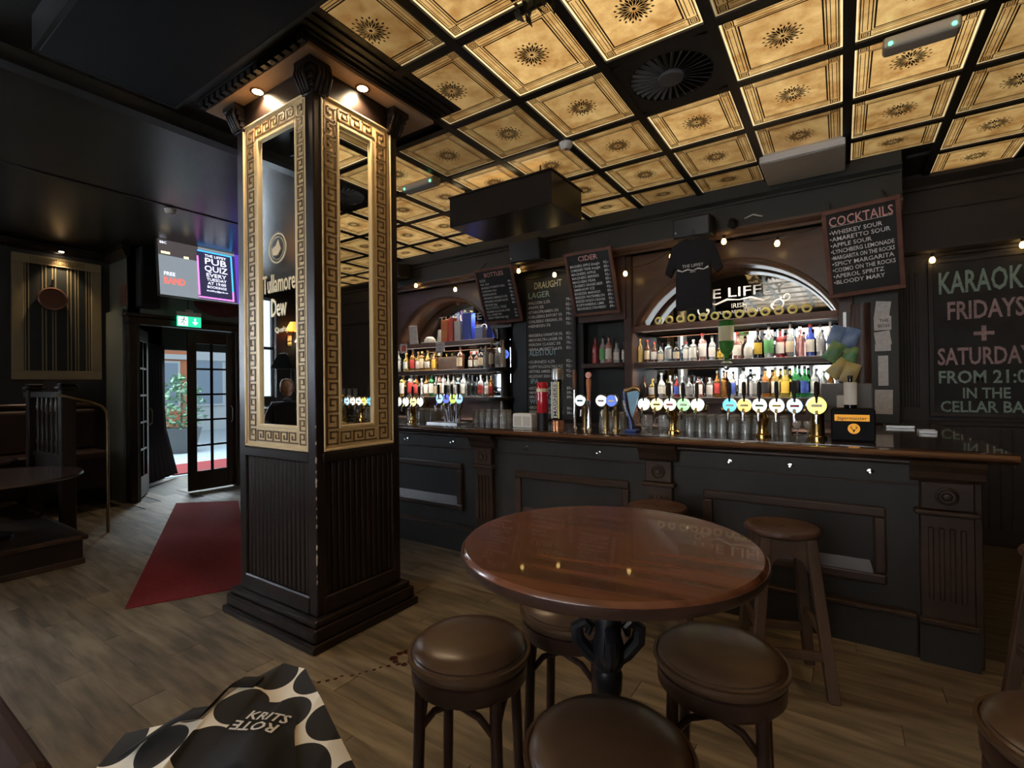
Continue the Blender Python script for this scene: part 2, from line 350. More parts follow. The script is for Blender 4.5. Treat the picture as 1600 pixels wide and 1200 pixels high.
# the T bars of the grid, one object per bar
for i in range(-9, 6):
    x = GX+SX*i
    if x > 3.1 or x < -5.8: continue
    y0 = -3.4 if i >= -3 else (2.17 if i == -4 else 3.53)
    if i == -5: y0 = 2.85
    box('grid_bar', 'grid', x-0.03, x+0.03, y0, 6.19 if i > 0 else 5.35, CZ-0.032, CZ-0.001, ceil)
for j in range(-9, 6):
    y = GY+SY*j
    if y > 6.1: continue
    x0 = -5.75 if j >= 1 else (-3.75 if j >= 0 else -2.42)
    if y > 5.35: x0 = 0.5
    if j < -1: x0 = -2.16
    box('grid_bar', 'grid', x0, 3.15, y-0.03, y+0.03, CZ-0.03, CZ-0.001, ceil)
# bulkhead over the back bar
bk = box('trim_3', 'fascia', -7.9, 0.45, 5.35, 6.2, 3.03, 3.5); struct(bk)
def moulding(name, m, x0, x1, y, z, prof, parent=None):
    return B().prism([(y-p, z+q) for p, q in prof], x0, x1, 'yz').build(name, m, parent)
CORN = [(0, 0), (0.03, 0), (0.03, 0.025), (0.055, 0.035), (0.075, 0.06), (0.075, 0.085), (0, 0.085)]
struct(moulding('trim_4', 'archwood', -7.9, 0.45, 5.36, 2.975, CORN))
struct(moulding('trim_5', 'fascia', -7.9, 0.45, 5.35, 3.30, [(0, 0), (0.02, 0), (0.02, 0.02), (0.05, 0.05), (0.05, 0.07), (0, 0.07)]))
struct(moulding('trim_6', 'wallbrown', 0.45, 3.2, 6.2, 2.70, CORN))
struct(moulding('trim_7', 'wallbrown', 0.45, 3.2, 6.2, 3.36, [(0, 0), (0.03, 0), (0.03, 0.03), (0.10, 0.09), (0.10, 0.135), (0, 0.135)]))
struct(moulding('trim_8', 'wallbrown', 0.45, 3.2, 6.2, 3.15, [(0, 0), (0.015, 0), (0.015, 0.02), (0, 0.02)]))
# wainscot of the wall beside the bar: rail and beads
wn = struct(box('trim_9', 'wallbrown', 0.45, 3.2, 6.16, 6.2, 0, 1.08))
struct(moulding('trim_10', 'wallbrown', 0.45, 3.2, 6.16, 1.08, [(0, 0), (0.03, 0.01), (0.03, 0.04), (0, 0.05)]))
w0 = None
for k in range(34):
    x = 0.5+0.08*k
    if w0 is None: w0 = box('bead_board', 'wallbrown', -0.034, 0.034, 0, 0.012, 0.15, 1.06, wn); w0.location = (x, 6.148, 0)
    else: share(w0, wn, (x, 6.148, 0))
# fluted pilaster between back bar and chalkboard
pil = struct(box('trim_11', 'wallbrown', 0.42, 0.66, 6.13, 6.2, 1.13, 2.7))
for k in range(4): box('flute', 'wallbrown', 0.465+0.045*k, 0.49+0.045*k, 6.118, 6.13, 1.25, 2.55, pil, bev=0.005)
# left wall cornice and alcove cornice
struct(B().prism([(-8.6+p, 3.32+q) for p, q in CORN], -3.4, 2.6, 'xz').build('trim_12', 'darkwood'))
struct(moulding('trim_13', 'darkwood', -8.6, -7.86, 2.6, 3.30, [(0, 0), (0.05, 0), (0.09, 0.08), (0.09, 0.14), (0, 0.14)]))
# entrance door frame, leaves, vestibule
df = struct(bpy.data.objects.new('trim_14', None)); C.objects.link(df)
for (a, b_) in ((2.58, 2.68), (3.96, 4.06)): box('jamb', 'darkwood', -7.99, -7.85, a, b_, 0, 2.44, df, bev=0.01)
box('head', 'darkwood', -7.99, -7.84, 2.56, 4.08, 2.40, 2.50, df, bev=0.012)
box('head_cap', 'darkwood', -7.99, -7.80, 2.54, 4.10, 2.50, 2.54, df, bev=0.008)
def door(name, loc, rz, w, label):
    t = bpy.data.objects.new(name, None); C.objects.link(t); t.location = loc; t.rotation_euler = (0, 0, rz); struct(t, label)
    H = 2.36; st = 0.115; rb = 0.30
    box('stile', 'darkwood', 0, st, -0.022, 0.022, 0.02, H, t, bev=0.004); box('stile', 'darkwood', w-st*0.9, w, -0.022, 0.022, 0.02, H, t, bev=0.004)
    box('rail', 'darkwood', st, w-st*0.9, -0.022, 0.022, 0.02, rb, t, bev=0.004); box('rail', 'darkwood', st, w-st*0.9, -0.022, 0.022, H-0.17, H, t, bev=0.004)
    x0, x1, z0, z1 = st, w-st*0.9, rb, H-0.17; xm = (x0+x1)/2
    box('glazing_bar', 'darkwood', xm-0.014, xm+0.014, -0.018, 0.018, z0, z1, t)
    for k in range(1, 5):
        z = z0+(z1-z0)*k/5; box('glazing_bar', 'darkwood', x0, x1, -0.018, 0.018, z-0.014, z+0.014, t)
    for k in range(5):
        for q in range(2):
            a = (x0, xm)[q]; b = (xm, x1)[q]; z = z0+(z1-z0)*k/5; zz = z0+(z1-z0)*(k+1)/5
            box('pane', 'pane', a, b, -0.003, 0.003, z, zz, t)
    B().tube([(w-0.05, -0.03, 1.0), (w-0.05, -0.07, 1.03), (w-0.05, -0.075, 1.13), (w-0.05, -0.07, 1.22), (w-0.05, -0.03, 1.25)], 0.009).build('pull_handle', 'steel', t)
    return t
door('door_1', (-7.93, 3.31, 0), PI/2, 0.65, 'closed dark wooden leaf with ten glass panes')
d2 = door('door_2', (-7.95, 2.69, 0), PI-0.52, 0.62, 'open dark wooden leaf with ten glass panes seen nearly edge-on')
struct(B().box(-9.6, -7.98, 2.55, 2.62, 0, 2.6).box(-9.75, -9.6, 2.55, 3.62, 0, 2.7).box(-9.75, -9.6, 5.6, 6.2, 0, 2.7).box(-9.75, -9.6, 2.55, 6.2, 2.2, 3.7).box(-9.6, -7.98, 2.62, 6.2, 2.62, 2.7).build('wall_vestibule', 'wallgreen'))
cur = B(); n = 26
pts = []
for k in range(n):
    f = k/(n-1); pts.append((-8.85-0.72*f, 3.08+0.52*f+0.035*math.sin(k*1.55)))
vs = []; fs = []
for zi, (z, sp) in enumerate(((2.25, 0.0), (1.2, 0.0), (0.85, 0.02), (0.06, 0.19))):
    for k, (x, y) in enumerate(pts): vs.append((x, y+sp*(k/(n-1)), z))
for zi in range(3):
    for k in range(n-1): a = zi*n+k; fs.append((a, a+1, a+n+1, a+n))
cur.add(vs, fs, True); co = cur.build('door_curtain', 'curtain'); co.modifiers.new('cloth', 'SOLIDIFY').thickness = 0.02
tag(co, 'heavy dark red curtain hanging inside the entrance lobby', 'curtain')
# street outside
M['cobble'] = mat('street_setts', (0.22, 0.28, 0.31), 0.7, col2=(0.34, 0.40, 0.43), nscale=25)
M['facadew'] = mat('pale_render', (0.42, 0.46, 0.47), 0.8)
M['facadeo'] = mat('orange_render', (0.45, 0.17, 0.08), 0.8)
M['facadey'] = mat('yellow_render', (0.5, 0.42, 0.18), 0.8)
M['leaf'] = mat('leaf_green', (0.10, 0.22, 0.13), 0.6, col2=(0.2, 0.34, 0.22), nscale=8)
M['potpink'] = mat('pink_bloom', (0.6, 0.1, 0.2), 0.6)
M['winblue'] = mat('far_window_glass', (0.18, 0.24, 0.30), 0.15)
struct(box('floor_street', 'cobble', -30, -9.75, -4, 16, -0.25, -0.02))
tag(box('door_mat_outside', 'carpet', -11.2, -9.9, 3.9, 5.9, -0.02, 0.0), 'red mat on the pavement outside the entrance', 'mat')
box_ = None
def facade(name, label, m, x, y0, y1, h, cols, rows, pw, ph):
    t = thing(name, label, 'building', (x, (y0+y1)/2, -0.02)); w = y1-y0
    box('wall', m, -0.6, 0, -w/2, w/2, 0, h, t)
    for r in range(rows):
        for c in range(cols):
            y = -w/2+w*(c+0.5)/cols; z = 1.0+r*(h-1.0)/rows
            f = box('window', 'facadew', 0, 0.05, y-pw/2-0.08, y+pw/2+0.08, z-0.08, z+ph+0.08, t)
            box('pane', 'winblue', 0.05, 0.06, y-pw/2, y+pw/2, z, z+ph, f)
    box('band', 'facadew', 0, 0.1, -w/2, w/2, h*0.44, h*0.44+0.18, t)
facade('street_house', 'orange rendered house across the street, seen through the open door', 'facadeo', -20, 5.2, 8.35, 6, 2, 2, 0.9, 1.5)
facade('street_house', 'pale rendered house across the street behind the glazed door', 'facadew', -20, 8.4, 11.2, 6, 2, 2, 0.9, 1.6)
facade('street_house', 'yellow rendered house across the street at the right pane', 'facadey', -20, 11.25, 15.0, 6, 2, 2, 0.9, 1.6)
pp = thing('potted_shrub', 'leafy shrub in a dark planter on the pavement outside', 'plant', (-13.4, 5.45, -0.02))
B().lathe([(0, 0), (0.28, 0), (0.42, 0.55), (0.44, 0.6), (0.38, 0.6), (0.36, 0.5), (0, 0.5)], 16).build('planter', 'grey', pp)
lf = B(); rr = random.Random(3)
for k in range(420):
    a = rr.random()*2*PI; h = rr.random(); r = (0.12+0.42*math.sin(PI*min(1, h*0.9+0.1)))*math.sqrt(rr.random()); p = Vector((r*math.cos(a), r*math.sin(a), 0.5+1.35*h))
    d = Vector((rr.uniform(-1, 1), rr.uniform(-1, 1), rr.uniform(-0.4, 0.8))).normalized(); q = d.orthogonal().normalized()*0.035
    lf.add([p-q*0.2, p+d*0.06+q, p+d*0.13, p+d*0.06-q], [(0, 1, 2, 3)])
o = lf.build('foliage', 'leaf', pp); o['kind'] = 'stuff'
B().tube([(0, 0, 0.45), (0.02, 0, 1.0), (0, 0.02, 1.5)], 0.02).build('stem', 'stoolwood', pp)
# ================================================================ PILLAR
X0, X1, Y0, Y1 = -3.41, -2.55, 1.74, 2.39
pc = ((X0+X1)/2, (Y0+Y1)/2); hw, hd = (X1-X0)/2, (Y1-Y0)/2
P = thing('mirrored_pillar', 'square dark wooden pillar with gold greek-key frames around tall mirrors', 'pillar', (pc[0], pc[1], 0))
box('core', 'darkwood', -hw+0.03, hw-0.03, -hd+0.03, hd-0.03, 0, 3.41, P)
def pstep(name, m, d, z0, z1): return box(name, m, -hw-d, hw+d, -hd-d, hd+d, z0, z1, P, bev=0.012, seg=2)
pstep('plinth', 'darkwood', 0.085, 0, 0.05); pstep('plinth', 'darkwood', 0.065, 0.05, 0.125); pstep('plinth_moulding', 'darkwood', 0.045, 0.125, 0.165)
for sx in (-1, 1):
    for sy in (-1, 1):
        cp = box('corner_post', 'darkwood', min(sx*hw, sx*(hw-0.085)), max(sx*hw, sx*(hw-0.085)), min(sy*hd, sy*(hd-0.07)), max(sy*hd, sy*(hd-0.07)), 0.165, 3.41, P, bev=0.008, seg=2)
        cpb = B()
        for k, (e, za, zb) in enumerate(((0.012, 3.235, 3.262), (0.024, 3.262, 3.30), (0.036, 3.30, 3.335), (0.048, 3.335, 3.37), (0.062, 3.37, 3.41))):
            cpb.box(min(sx*(hw-0.095), sx*(hw+e)), max(sx*(hw-0.095), sx*(hw+e)), min(sy*(hd-0.08), sy*(hd+e)), max(sy*(hd-0.08), sy*(hd+e)), za, zb)
        for e in (-0.08, -0.055, -0.03, -0.005):   # scroll ribs
            cpb.tube([(sx*(hw+0.05), sy*(hd+e), 3.40), (sx*(hw+0.065), sy*(hd+e), 3.33), (sx*(hw+0.02), sy*(hd+e), 3.24)], 0.011, 6)
            cpb.tube([(sx*(hw+e), sy*(hd+0.05), 3.40), (sx*(hw+e), sy*(hd+0.065), 3.33), (sx*(hw+e), sy*(hd+0.02), 3.24)], 0.011, 6)
        cpb.build('corner_capital', 'darkwood', P, bev=0.004)
def greek(b, L, w, y, at):
    """greek key meander along +u for length L, band height w; at(u, v, d) maps to 3D"""
    n = max(1, round(L/(w*1.12))); un = L/n; t = w*0.06
    def seg(p, q):
        (a, c), (d, e) = p, q
        x0, x1 = min(a, d)-t, max(a, d)+t; z0, z1 = min(c, e)-t, max(c, e)+t
        b.add([at(x0, z0, 0.004), at(x1, z0, 0.004), at(x1, z1, 0.004), at(x0, z1, 0.004), at(x0, z0, 0), at(x1, z0, 0), at(x1, z1, 0), at(x0, z1, 0)],
              [(0, 1, 2, 3), (0, 4, 5, 1), (1, 5, 6, 2), (2, 6, 7, 3), (3, 7, 4, 0)])
    for k in range(n):
        o = k*un; f = lambda p: (o+p[0]*un, p[1]*w)
        path = [(0.0, 0.08), (0.0, 0.92), (0.74, 0.92), (0.74, 0.36), (0.36, 0.36), (0.36, 0.62)]
        for a, c in zip(path, path[1:]): seg(f(a), f(c))
        seg(f((0.0, 0.08)), f((1.0, 0.08)))
def face(u0, u1, m0, m1, place):
    """one gold framed side; place(u, out, z) maps side coordinates to pillar space"""
    z0, z1, mz0, mz1 = 1.14, 3.25, 1.275, 3.12
    def pb(name, m, a, b_, o0, o1, c, d, bev=0.0, par=P):
        p = place(a, o0, c); q = place(b_, o1, d)
        return box(name, m, min(p[0], q[0]), max(p[0], q[0]), min(p[1], q[1]), max(p[1], q[1]), c, d, par, bev)
    g = [pb('gold_rail', 'gold', u0, u1, -0.03, -0.006, z0, mz0-0.02), pb('gold_rail', 'gold', u0, u1, -0.03, -0.006, mz1+0.02, z1),
         pb('gold_stile', 'gold', u0, m0-0.02, -0.03, -0.006, mz0-0.02, mz1+0.02), pb('gold_stile', 'gold', m1+0.02, u1, -0.03, -0.006, mz0-0.02, mz1+0.02)]
    for (a, b_, c, d) in ((m0-0.02, m0, mz0-0.02, mz1+0.02), (m1, m1+0.02, mz0-0.02, mz1+0.02), (m0, m1, mz0-0.02, mz0), (m0, m1, mz1, mz1+0.02)):
        pb('gold_liner', 'goldline', a, b_, -0.03, -0.001, c, d, 0.004)
    for (a, b_, c, d) in ((u0-0.012, u0, z0, z1), (u1, u1+0.012, z0, z1), (u0-0.012, u1+0.012, z0-0.016, z0), (u0-0.012, u1+0.012, z1, z1+0.014)):
        pb('outer_bead', 'goldline', a, b_, -0.03, 0.004, c, d, 0.004)
    pb('mirror_pane', 'mirror', m0, m1, -0.03, -0.018, mz0, mz1)
    k = B(); wL = (m0-0.02)-u0; wR = u1-(m1+0.02); wl = min(wL, 0.1)*0.86; wr = min(wR, 0.1)*0.86
    cL = u0+wL/2; cR = u1-wR/2; zz0 = z0+0.025; zz1 = z1-0.02
    greek(k, zz1-zz0, wl, 0, lambda u, v, d: place(cL-wl/2+v, -0.006+d, zz0+u))
    greek(k, zz1-zz0, wr, 0, lambda u, v, d: place(cR+wr/2-v, -0.006+d, zz0+u))
    wt = 0.075
    a = cL+wl/2+0.02; b_ = cR-wr/2-0.02
    greek(k, b_-a, wt, 0, lambda u, v, d: place(a+u, -0.006+d, mz1+0.032+v))
    greek(k, b_-a, wt, 0, lambda u, v, d: place(a+u, -0.006+d, z0+0.022+v))
    k.build('greek_key', 'key', P)
    # lower panel: rails and bead boards
    pb('dado_rail', 'darkwood', u0-0.02, u1+0.02, -0.03, 0.006, 1.06, 1.12, 0.006)
    pb('foot_rail', 'darkwood', u0-0.02, u1+0.02, -0.03, 0.006, 0.165, 0.27, 0.008)
    n = max(6, round((u1-u0)/0.045)); bw = (u1-u0)/n
    for i in range(n): pb('bead_board', 'darkwood', u0+bw*i+0.004, u0+bw*(i+1)-0.004, -0.03, -0.008, 0.27, 1.06, 0.006)
    pb('frieze', 'darkwood', u0-0.02, u1+0.02, -0.03, -0.004, 3.264, 3.41)
face(-hw+0.09, hw-0.09, -hw+0.255, hw-0.195, lambda u, o, z: (u, -hd-o, z))
face(-hw+0.09, hw-0.09, -hw+0.195, hw-0.255, lambda u, o, z: (-u, hd+o, z))
face(-hd+0.065, hd-0.065, -hd+0.185, hd-0.225, lambda u, o, z: (hw+o, u, z))
face(-hd+0.065, hd-0.065, -hd+0.185, hd-0.225, lambda u, o, z: (-hw-o, -u, z))
# canopy: tan soffit board with dentil cornice, two downlights on each visible side
cx0, cx1, cy0, cy1 = -3.60-pc[0], -2.43-pc[0], 1.63-pc[1], 2.64-pc[1]
box('soffit', 'soffit', cx0, cx1, cy0, cy1, 3.41, 3.43, P)
cn = B().box(cx0-0.02, cx1+0.02, cy0-0.02, cy1+0.02, 3.43, 3.45)
for k, e in enumerate((0.05, 0.09, 0.14, 0.20)): cn.box(cx0-e*0.4, cx1+e, cy0-e, cy1+e*0.4, 3.45+0.0115*k, 3.45+0.0115*(k+1))
cn.build('cornice', 'black', P)
dn0 = None
for k in range(16):
    if dn0 is None: dn0 = box('dentil', 'black', -0.022, 0.022, -0.018, 0.018, -0.02, 0.02, P); o = dn0
    else: o = share(dn0, P)
    o.location = (cx0+0.04+0.075*k, cy0-0.03, 3.425)
for (x, y) in ((-0.02-0.08, cy0+0.075), (cx1-0.075, 0.0)):
    dl = B().lathe([(0.0, 0), (0.032, 0), (0.032, 0.006), (0, 0.006)], 16).build('downlight_lens', 'downlight', P, loc=(x, y, 3.402))
    B().lathe([(0.032, 0.001), (0.046, 0.0), (0.046, 0.008), (0.032, 0.009), (0.032, 0.001)], 16).build('downlight_ring', 'brass', dl)
    l = bpy.data.lights.new('downlight_beam', 'SPOT'); l.energy = 26; l.color = (1.0, 0.72, 0.42); l.spot_size = 2.5; l.spot_blend = 0.9; l.shadow_soft_size = 0.025
    lo = bpy.data.objects.new('downlight_beam', l); C.objects.link(lo); lo.location = (x+pc[0], y+pc[1], 3.385)
rr = random.Random(21); ch = None
for k in range(16):   # chipped paint along the front corner
    if ch is None: ch = B().add([(-0.006, -0.001, -0.008), (0.001, -0.001, -0.012), (0.001, 0.006, 0.002), (-0.001, -0.001, 0.011), (-0.005, -0.001, 0.004), (0.001, 0.001, 0.006)], [(0, 1, 5, 3, 4), (1, 2, 5), (2, 3, 5)]).build('paint_chip', mat('bare_wood_chip', (0.5, 0.42, 0.32), 0.7), P); o = ch
    else: o = share(ch, P)
    o.location = (hw-0.001, -hd, rr.choice((rr.uniform(0.3, 1.1), rr.uniform(0.25, 1.6)))); s_ = rr.uniform(0.6, 1.5); o.scale = (s_, s_, s_*rr.uniform(0.8, 1.8))
# whiskey lettering printed on the left mirror
tw = B(); tw.text('Tullamore', 0.0, 2.12, 0.115, 'c', 0.012, w=0.365); tw.text('Dew', 0.0, 1.965, 0.115, 'c', 0.012, w=0.17)
tw.text('Quality', 0.03, 1.86, 0.035, 'c', 0.0)
for k in range(24):
    a0, a1 = 2*PI*k/24, 2*PI*(k+1)/24
    for r0, r1 in ((0.088, 0.097), (0.070, 0.073)):
        tw.add([(-0.01+r*math.cos(a), -0.002, 2.395+r*math.sin(a)) for r, a in ((r0, a0), (r1, a0), (r1, a1), (r0, a1))], [(0, 1, 2, 3)])
tw.add([(-0.02+p, -0.002, 2.395+q) for p, q in ((-0.04, -0.04), (0.01, -0.045), (0.05, -0.01), (0.02, 0.055), (-0.005, 0.02), (-0.05, 0.0))], [(0, 1, 2, 3, 4, 5)])
tw.build('mirror_lettering', 'goldline', P, loc=(0.03, -hd+0.017, 0))
# ================================================================ BAR FRONT AND COUNTER
BX0, BX1, BY = -5.9, 0.60, 3.5
bar = thing('bar_counter', 'long charcoal panelled bar front with brown pilasters and plinth', 'bar counter', (0, BY, 0))
box('body', 'barpaint', BX0, BX1, 0, 0.55, 0, 1.08, bar)
box('plinth', 'barpaint', BX0, 0.33, -0.05, 0, 0, 0.205, bar); box('plinth_cap', 'barwood', BX0, 0.33, -0.065, 0, 0.205, 0.235, bar, bev=0.008)
box('frieze_board', 'barpaint', BX0, BX1, -0.012, 0, 0.935, 1.08, bar); box('frieze_bead', 'barwood', BX0, BX1, -0.018, 0, 0.925, 0.937, bar, bev=0.003)
box('cove', 'barwood', BX0, BX1+0.02, -0.055, 0, 1.045, 1.08, bar, bev=0.012)
def panel(x0, x1, z0, z1):
    w = 0.06
    for k, (a, b_, c, d) in enumerate(((x0, x1, z1-w, z1), (x0, x1, z0, z0+w), (x0, x0+w, z0+w, z1-w), (x1-w, x1, z0+w, z1-w))):
        o = box('panel_moulding', 'barwood', a, b_, -0.028, 0, c, d, bar, bev=0.012, seg=2)
    B().add([(x0+w, -0.022, z0+w), (x1-w, -0.022, z0+w), (x1-w-0.02, -0.002, z0+w+0.075), (x0+w+0.02, -0.002, z0+w+0.075), (x0+w, 0, z0+w), (x1-w, 0, z0+w)],
            [(0, 1, 2, 3), (4, 0, 3), (1, 5, 2), (4, 5, 1, 0)]).build('panel_sill', 'barwood', bar)
    box('panel_field', 'barpaint', x0+w, x1-w, -0.004, 0, z0+w, z1-w, bar)
panel(-5.6, -4.5, 0.36, 0.80); panel(-4.0, -2.9, 0.36, 0.80); panel(-2.32, -1.31, 0.36, 0.79); panel(-0.79, 0.20, 0.35, 0.79)
def pilaster(x, w, base=True, sidew=0):
    p = box('pilaster', 'barwood', x-w/2, x+w/2, -0.05, 0, 0.0 if base else 0.235, 0.80, bar, bev=0.004)
    for k in range(4): box('flute', 'barwood', x-w*0.36+k*w*0.2, x-w*0.36+k*w*0.2+w*0.11, -0.06, -0.05, 0.33, 0.72, p, bev=0.006)
    box('necking', 'barwood', x-w/2-0.025, x+w/2+0.025, -0.085, 0, 0.785, 0.815, p, bev=0.012, seg=2)
    box('block', 'barwood', x-w/2, x+w/2, -0.062, 0, 0.815, 0.965, p, bev=0.006)
    B().lathe([(0.0, 0.022), (0.016, 0.02), (0.024, 0.008), (0.034, 0.008), (0.04, 0.016), (0.048, 0.012), (0.05, 0)], 20, M4=Matrix.Rotation(PI/2, 4, 'X'), c=(x, -0.062, 0.89)).build('rosette', 'barwood', p)
    B().prism([(-0.055, 0.965), (-0.075, 0.985), (-0.085, 1.02), (-0.115, 1.055), (-0.125, 1.08), (0, 1.08), (0, 0.965)], x-w/2-0.04, x+w/2+0.04, 'yz').build('capital', 'barwood', p)
    if base:
        box('foot_block', 'barpaint', x-w/2-0.01, x+w/2+0.01, -0.085, -0.05, 0, 0.205, p); box('foot_cap', 'barwood', x-w/2-0.012, x+w/2+0.012, -0.095, -0.05, 0.205, 0.235, p, bev=0.006)
for x in (-4.25, -2.63, -1.08): pilaster(x, 0.185)
pilaster(0.455, 0.22)
box('end_board', 'barwood', 0.565, 0.60, -0.03, 0.5, 0.0, 1.08, bar, bev=0.005)
hk = None
for x in (-3.6, -3.0, -2.2, -1.55, -0.62, -0.27, 0.13):
    if hk is None:
        hk = B().lathe([(0.02, 0), (0.018, 0.004), (0.008, 0.006), (0.006, 0.03), (0.014, 0.038), (0.010, 0.046), (0, 0.048)], 12, M4=Matrix.Rotation(PI/2, 4, 'X')).build('coat_hook', 'chrome', bar); o = hk
    else: o = share(hk, bar)
    o.location = (x, -0.012, 0.985)
ct = thing('bar_worktop', 'long polished brown wooden bar top with rounded front edge', 'worktop', (0, 0, 1.08))
prof = [(3.37, 0.012), (3.345, 0.022), (3.34, 0.036), (3.352, 0.052), (3.40, 0.056), (3.44, 0.052), (4.12, 0.052), (4.12, 0), (3.40, 0)]
B().prism(prof, BX0, 0.72, 'yz').build('front_edge', 'counter', ct, bev=0.006, seg=2)
box('inlay', 'countertop_dark', BX0, 0.60, 3.47, 4.08, 0.052, 0.055, ct)
box('return_top', 'counter', 0.11, 0.70, 4.12, 6.13, 0.0, 0.052, ct, bev=0.012, seg=2); box('return_inlay', 'countertop_dark', 0.12, 0.60, 4.09, 6.1, 0.052, 0.055, ct)
tag(box('bar_return', 'barpaint', 0.11, 0.56, 4.06, 6.13, 0, 1.08, bev=0.01), 'dark cabinet under the return of the bar beside the back wall', 'cabinet')
# ================================================================ BACK BAR
MY = 5.9
bb = thing('back_bar', 'dark wooden back bar with two arched mirror bays and lit bottle shelves', 'back bar', (0, 0, 0))
box('base_cabinet', 'shelfdark', -6.3, 0.08, 5.42, 6.1, 0, 1.0, bb); box('base_top', 'shelfdark', -6.3, 0.08, 5.38, 6.1, 1.0, 1.04, bb)
box('back_panel', 'black', -6.3, 0.09, MY+0.02, 6.1, 1.04, 3.03, bb)
def bay(x0, x1, xc, half, zs, za):
    box('bay_mirror', 'barmirror', x0, x1, MY, MY+0.02, 1.36, za+0.02, bb)
    # segmental arch panel, veneered, with deep soffit
    R = (half**2+(za-zs)**2)/(2*(za-zs)); zc = za-R; n = 28; a0 = math.asin(half/R)
    arc = [(xc+R*math.sin(-a0+2*a0*k/n), zc+R*math.cos(-a0+2*a0*k/n)) for k in range(n+1)]
    b = B(); vs = []; fs = []
    for y in (5.50, 5.53):
        vs += [(p, y, q) for p, q in arc]+[(p, y, 2.99) for p, q in arc]
    m = n+1
    for k in range(n):
        fs.append((k, k+1, m+k+1, m+k)); fs.append((2*m+k, 2*m+k+1, 3*m+k+1, 3*m+k)[::-1])
        fs.append((k, 2*m+k, 2*m+k+1, k+1))
    b.add(vs, fs)
    b.box(x0-0.06, xc-half, 5.50, 5.53, zs-0.03, 2.99); b.box(xc+half, x1+0.06, 5.50, 5.53, zs-0.03, 2.99)
    b.build('arch_panel', 'archwood', bb)
    s = B(); vs = [(p, 5.49, q) for p, q in arc]+[(p, MY, q) for p, q in arc]
    s.add(vs, [(k, k+1, m+k+1, m+k) for k in range(n)], True); o = s.build('arch_soffit', 'archwood', bb); o.modifiers.new('board', 'SOLIDIFY').thickness = 0.02
    e = B().tube([(p, 5.495, q) for p, q in arc], 0.012, 6).build('arch_bead', 'archwood', bb)
    for q in (-0.45, 0.02, 0.48):
        a = q*a0; p = (xc+(R-0.015)*math.sin(a), 5.66, zc+(R-0.015)*math.cos(a))
        d = B().lathe([(0, 0), (0.026, 0.0), (0.03, 0.006), (0, 0.012)], 14).build('arch_downlight', 'coldlight', bb, loc=p, rot=(0, a, 0))
        l = bpy.data.lights.new('arch_beam', 'SPOT'); l.energy = 12; l.color = (1, 0.88, 0.7); l.spot_size = 2.2; l.spot_blend = 0.7; l.shadow_soft_size = 0.02
        lo = bpy.data.objects.new('arch_beam', l); C.objects.link(lo); lo.location = (p[0], p[1], p[2]-0.03)
    for z, mt, th in ((2.18, 'shelf', 0.05), (1.76, 'shelfdark', 0.045), (1.36, 'shelfdark', 0.045)):
        box('shelf', mt, x0, x1, 5.50, MY, z-th, z, bb, bev=0.004)
        box('strip_lip', mt, x0, x1, 5.50, 5.515, z-th-0.022, z-th, bb); box('strip_lip', 'black', x0, x1, 5.545, 5.552, z-th-0.022, z-th, bb)  # lips added to keep the glow strip out of sight
        box('added_glow_strip', 'led', x0+0.08, x1-0.08, 5.522, 5.538, z-th-0.006, z-th-0.001, bb)  # unseen glow strip added to brighten the bottles
    box('splash_board', 'shelfdark', x0, x1, 5.80, 5.84, 1.04, 1.32, bb)
bay(-1.99, -0.02, -0.99, 0.985, 2.19, 2.80)
bay(-6.05, -3.98, -4.93, 0.99, 2.19, 2.84)
def post(x0, x1, m='shelfdark', y0=5.44): box('post', m, x0, x1, y0, MY+0.02, 1.04, 2.99, bb, bev=0.01)
post(-2.09, -1.99); post(-0.02, 0.10, 'shelfdark', 5.40)
box('end_board', 'fascia', 0.10, 0.42, 5.32, 6.1, 1.137, 3.02, bb, bev=0.01)
B().lathe([(0.085, 1.137), (0.085, 2.2)], 18, c=(0.16, 5.38, 0)).build('half_round_post', 'shelfdark', bb)
box('middle_panel', 'black', -3.66, -2.62, 5.48, 5.60, 1.04, 3.0, bb)
box('niche_back', 'black', -2.62, -2.09, 5.62, 5.66, 1.04, 2.4, bb); box('niche_shelf', 'shelfdark', -2.62, -2.09, 5.42, 5.62, 1.71, 1.765, bb, bev=0.005)
box('niche_head', 'shelfdark', -2.64, -2.05, 5.40, 5.66, 2.26, 2.99, bb)
# left round post with two round shelves
B().lathe([(0.085, 1.04), (0.085, 1.1), (0.07, 1.13), (0.07, 1.7), (0.07, 1.8), (0.07, 2.2), (0.085, 2.24), (0.085, 2.3)], 18, c=(-3.84, 5.56, 0)).build('turned_post', 'black', bb)
for z in (1.31, 1.71): B().lathe([(0.0, z), (0.20, z), (0.205, z+0.025), (0.20, z+0.05), (0, z+0.05)], 24, c=(-3.86, 5.50, 0)).build('round_shelf', 'black', bb)
box('post_head', 'shelfdark', -3.99, -3.66, 5.45, 5.66, 2.30, 2.99, bb)
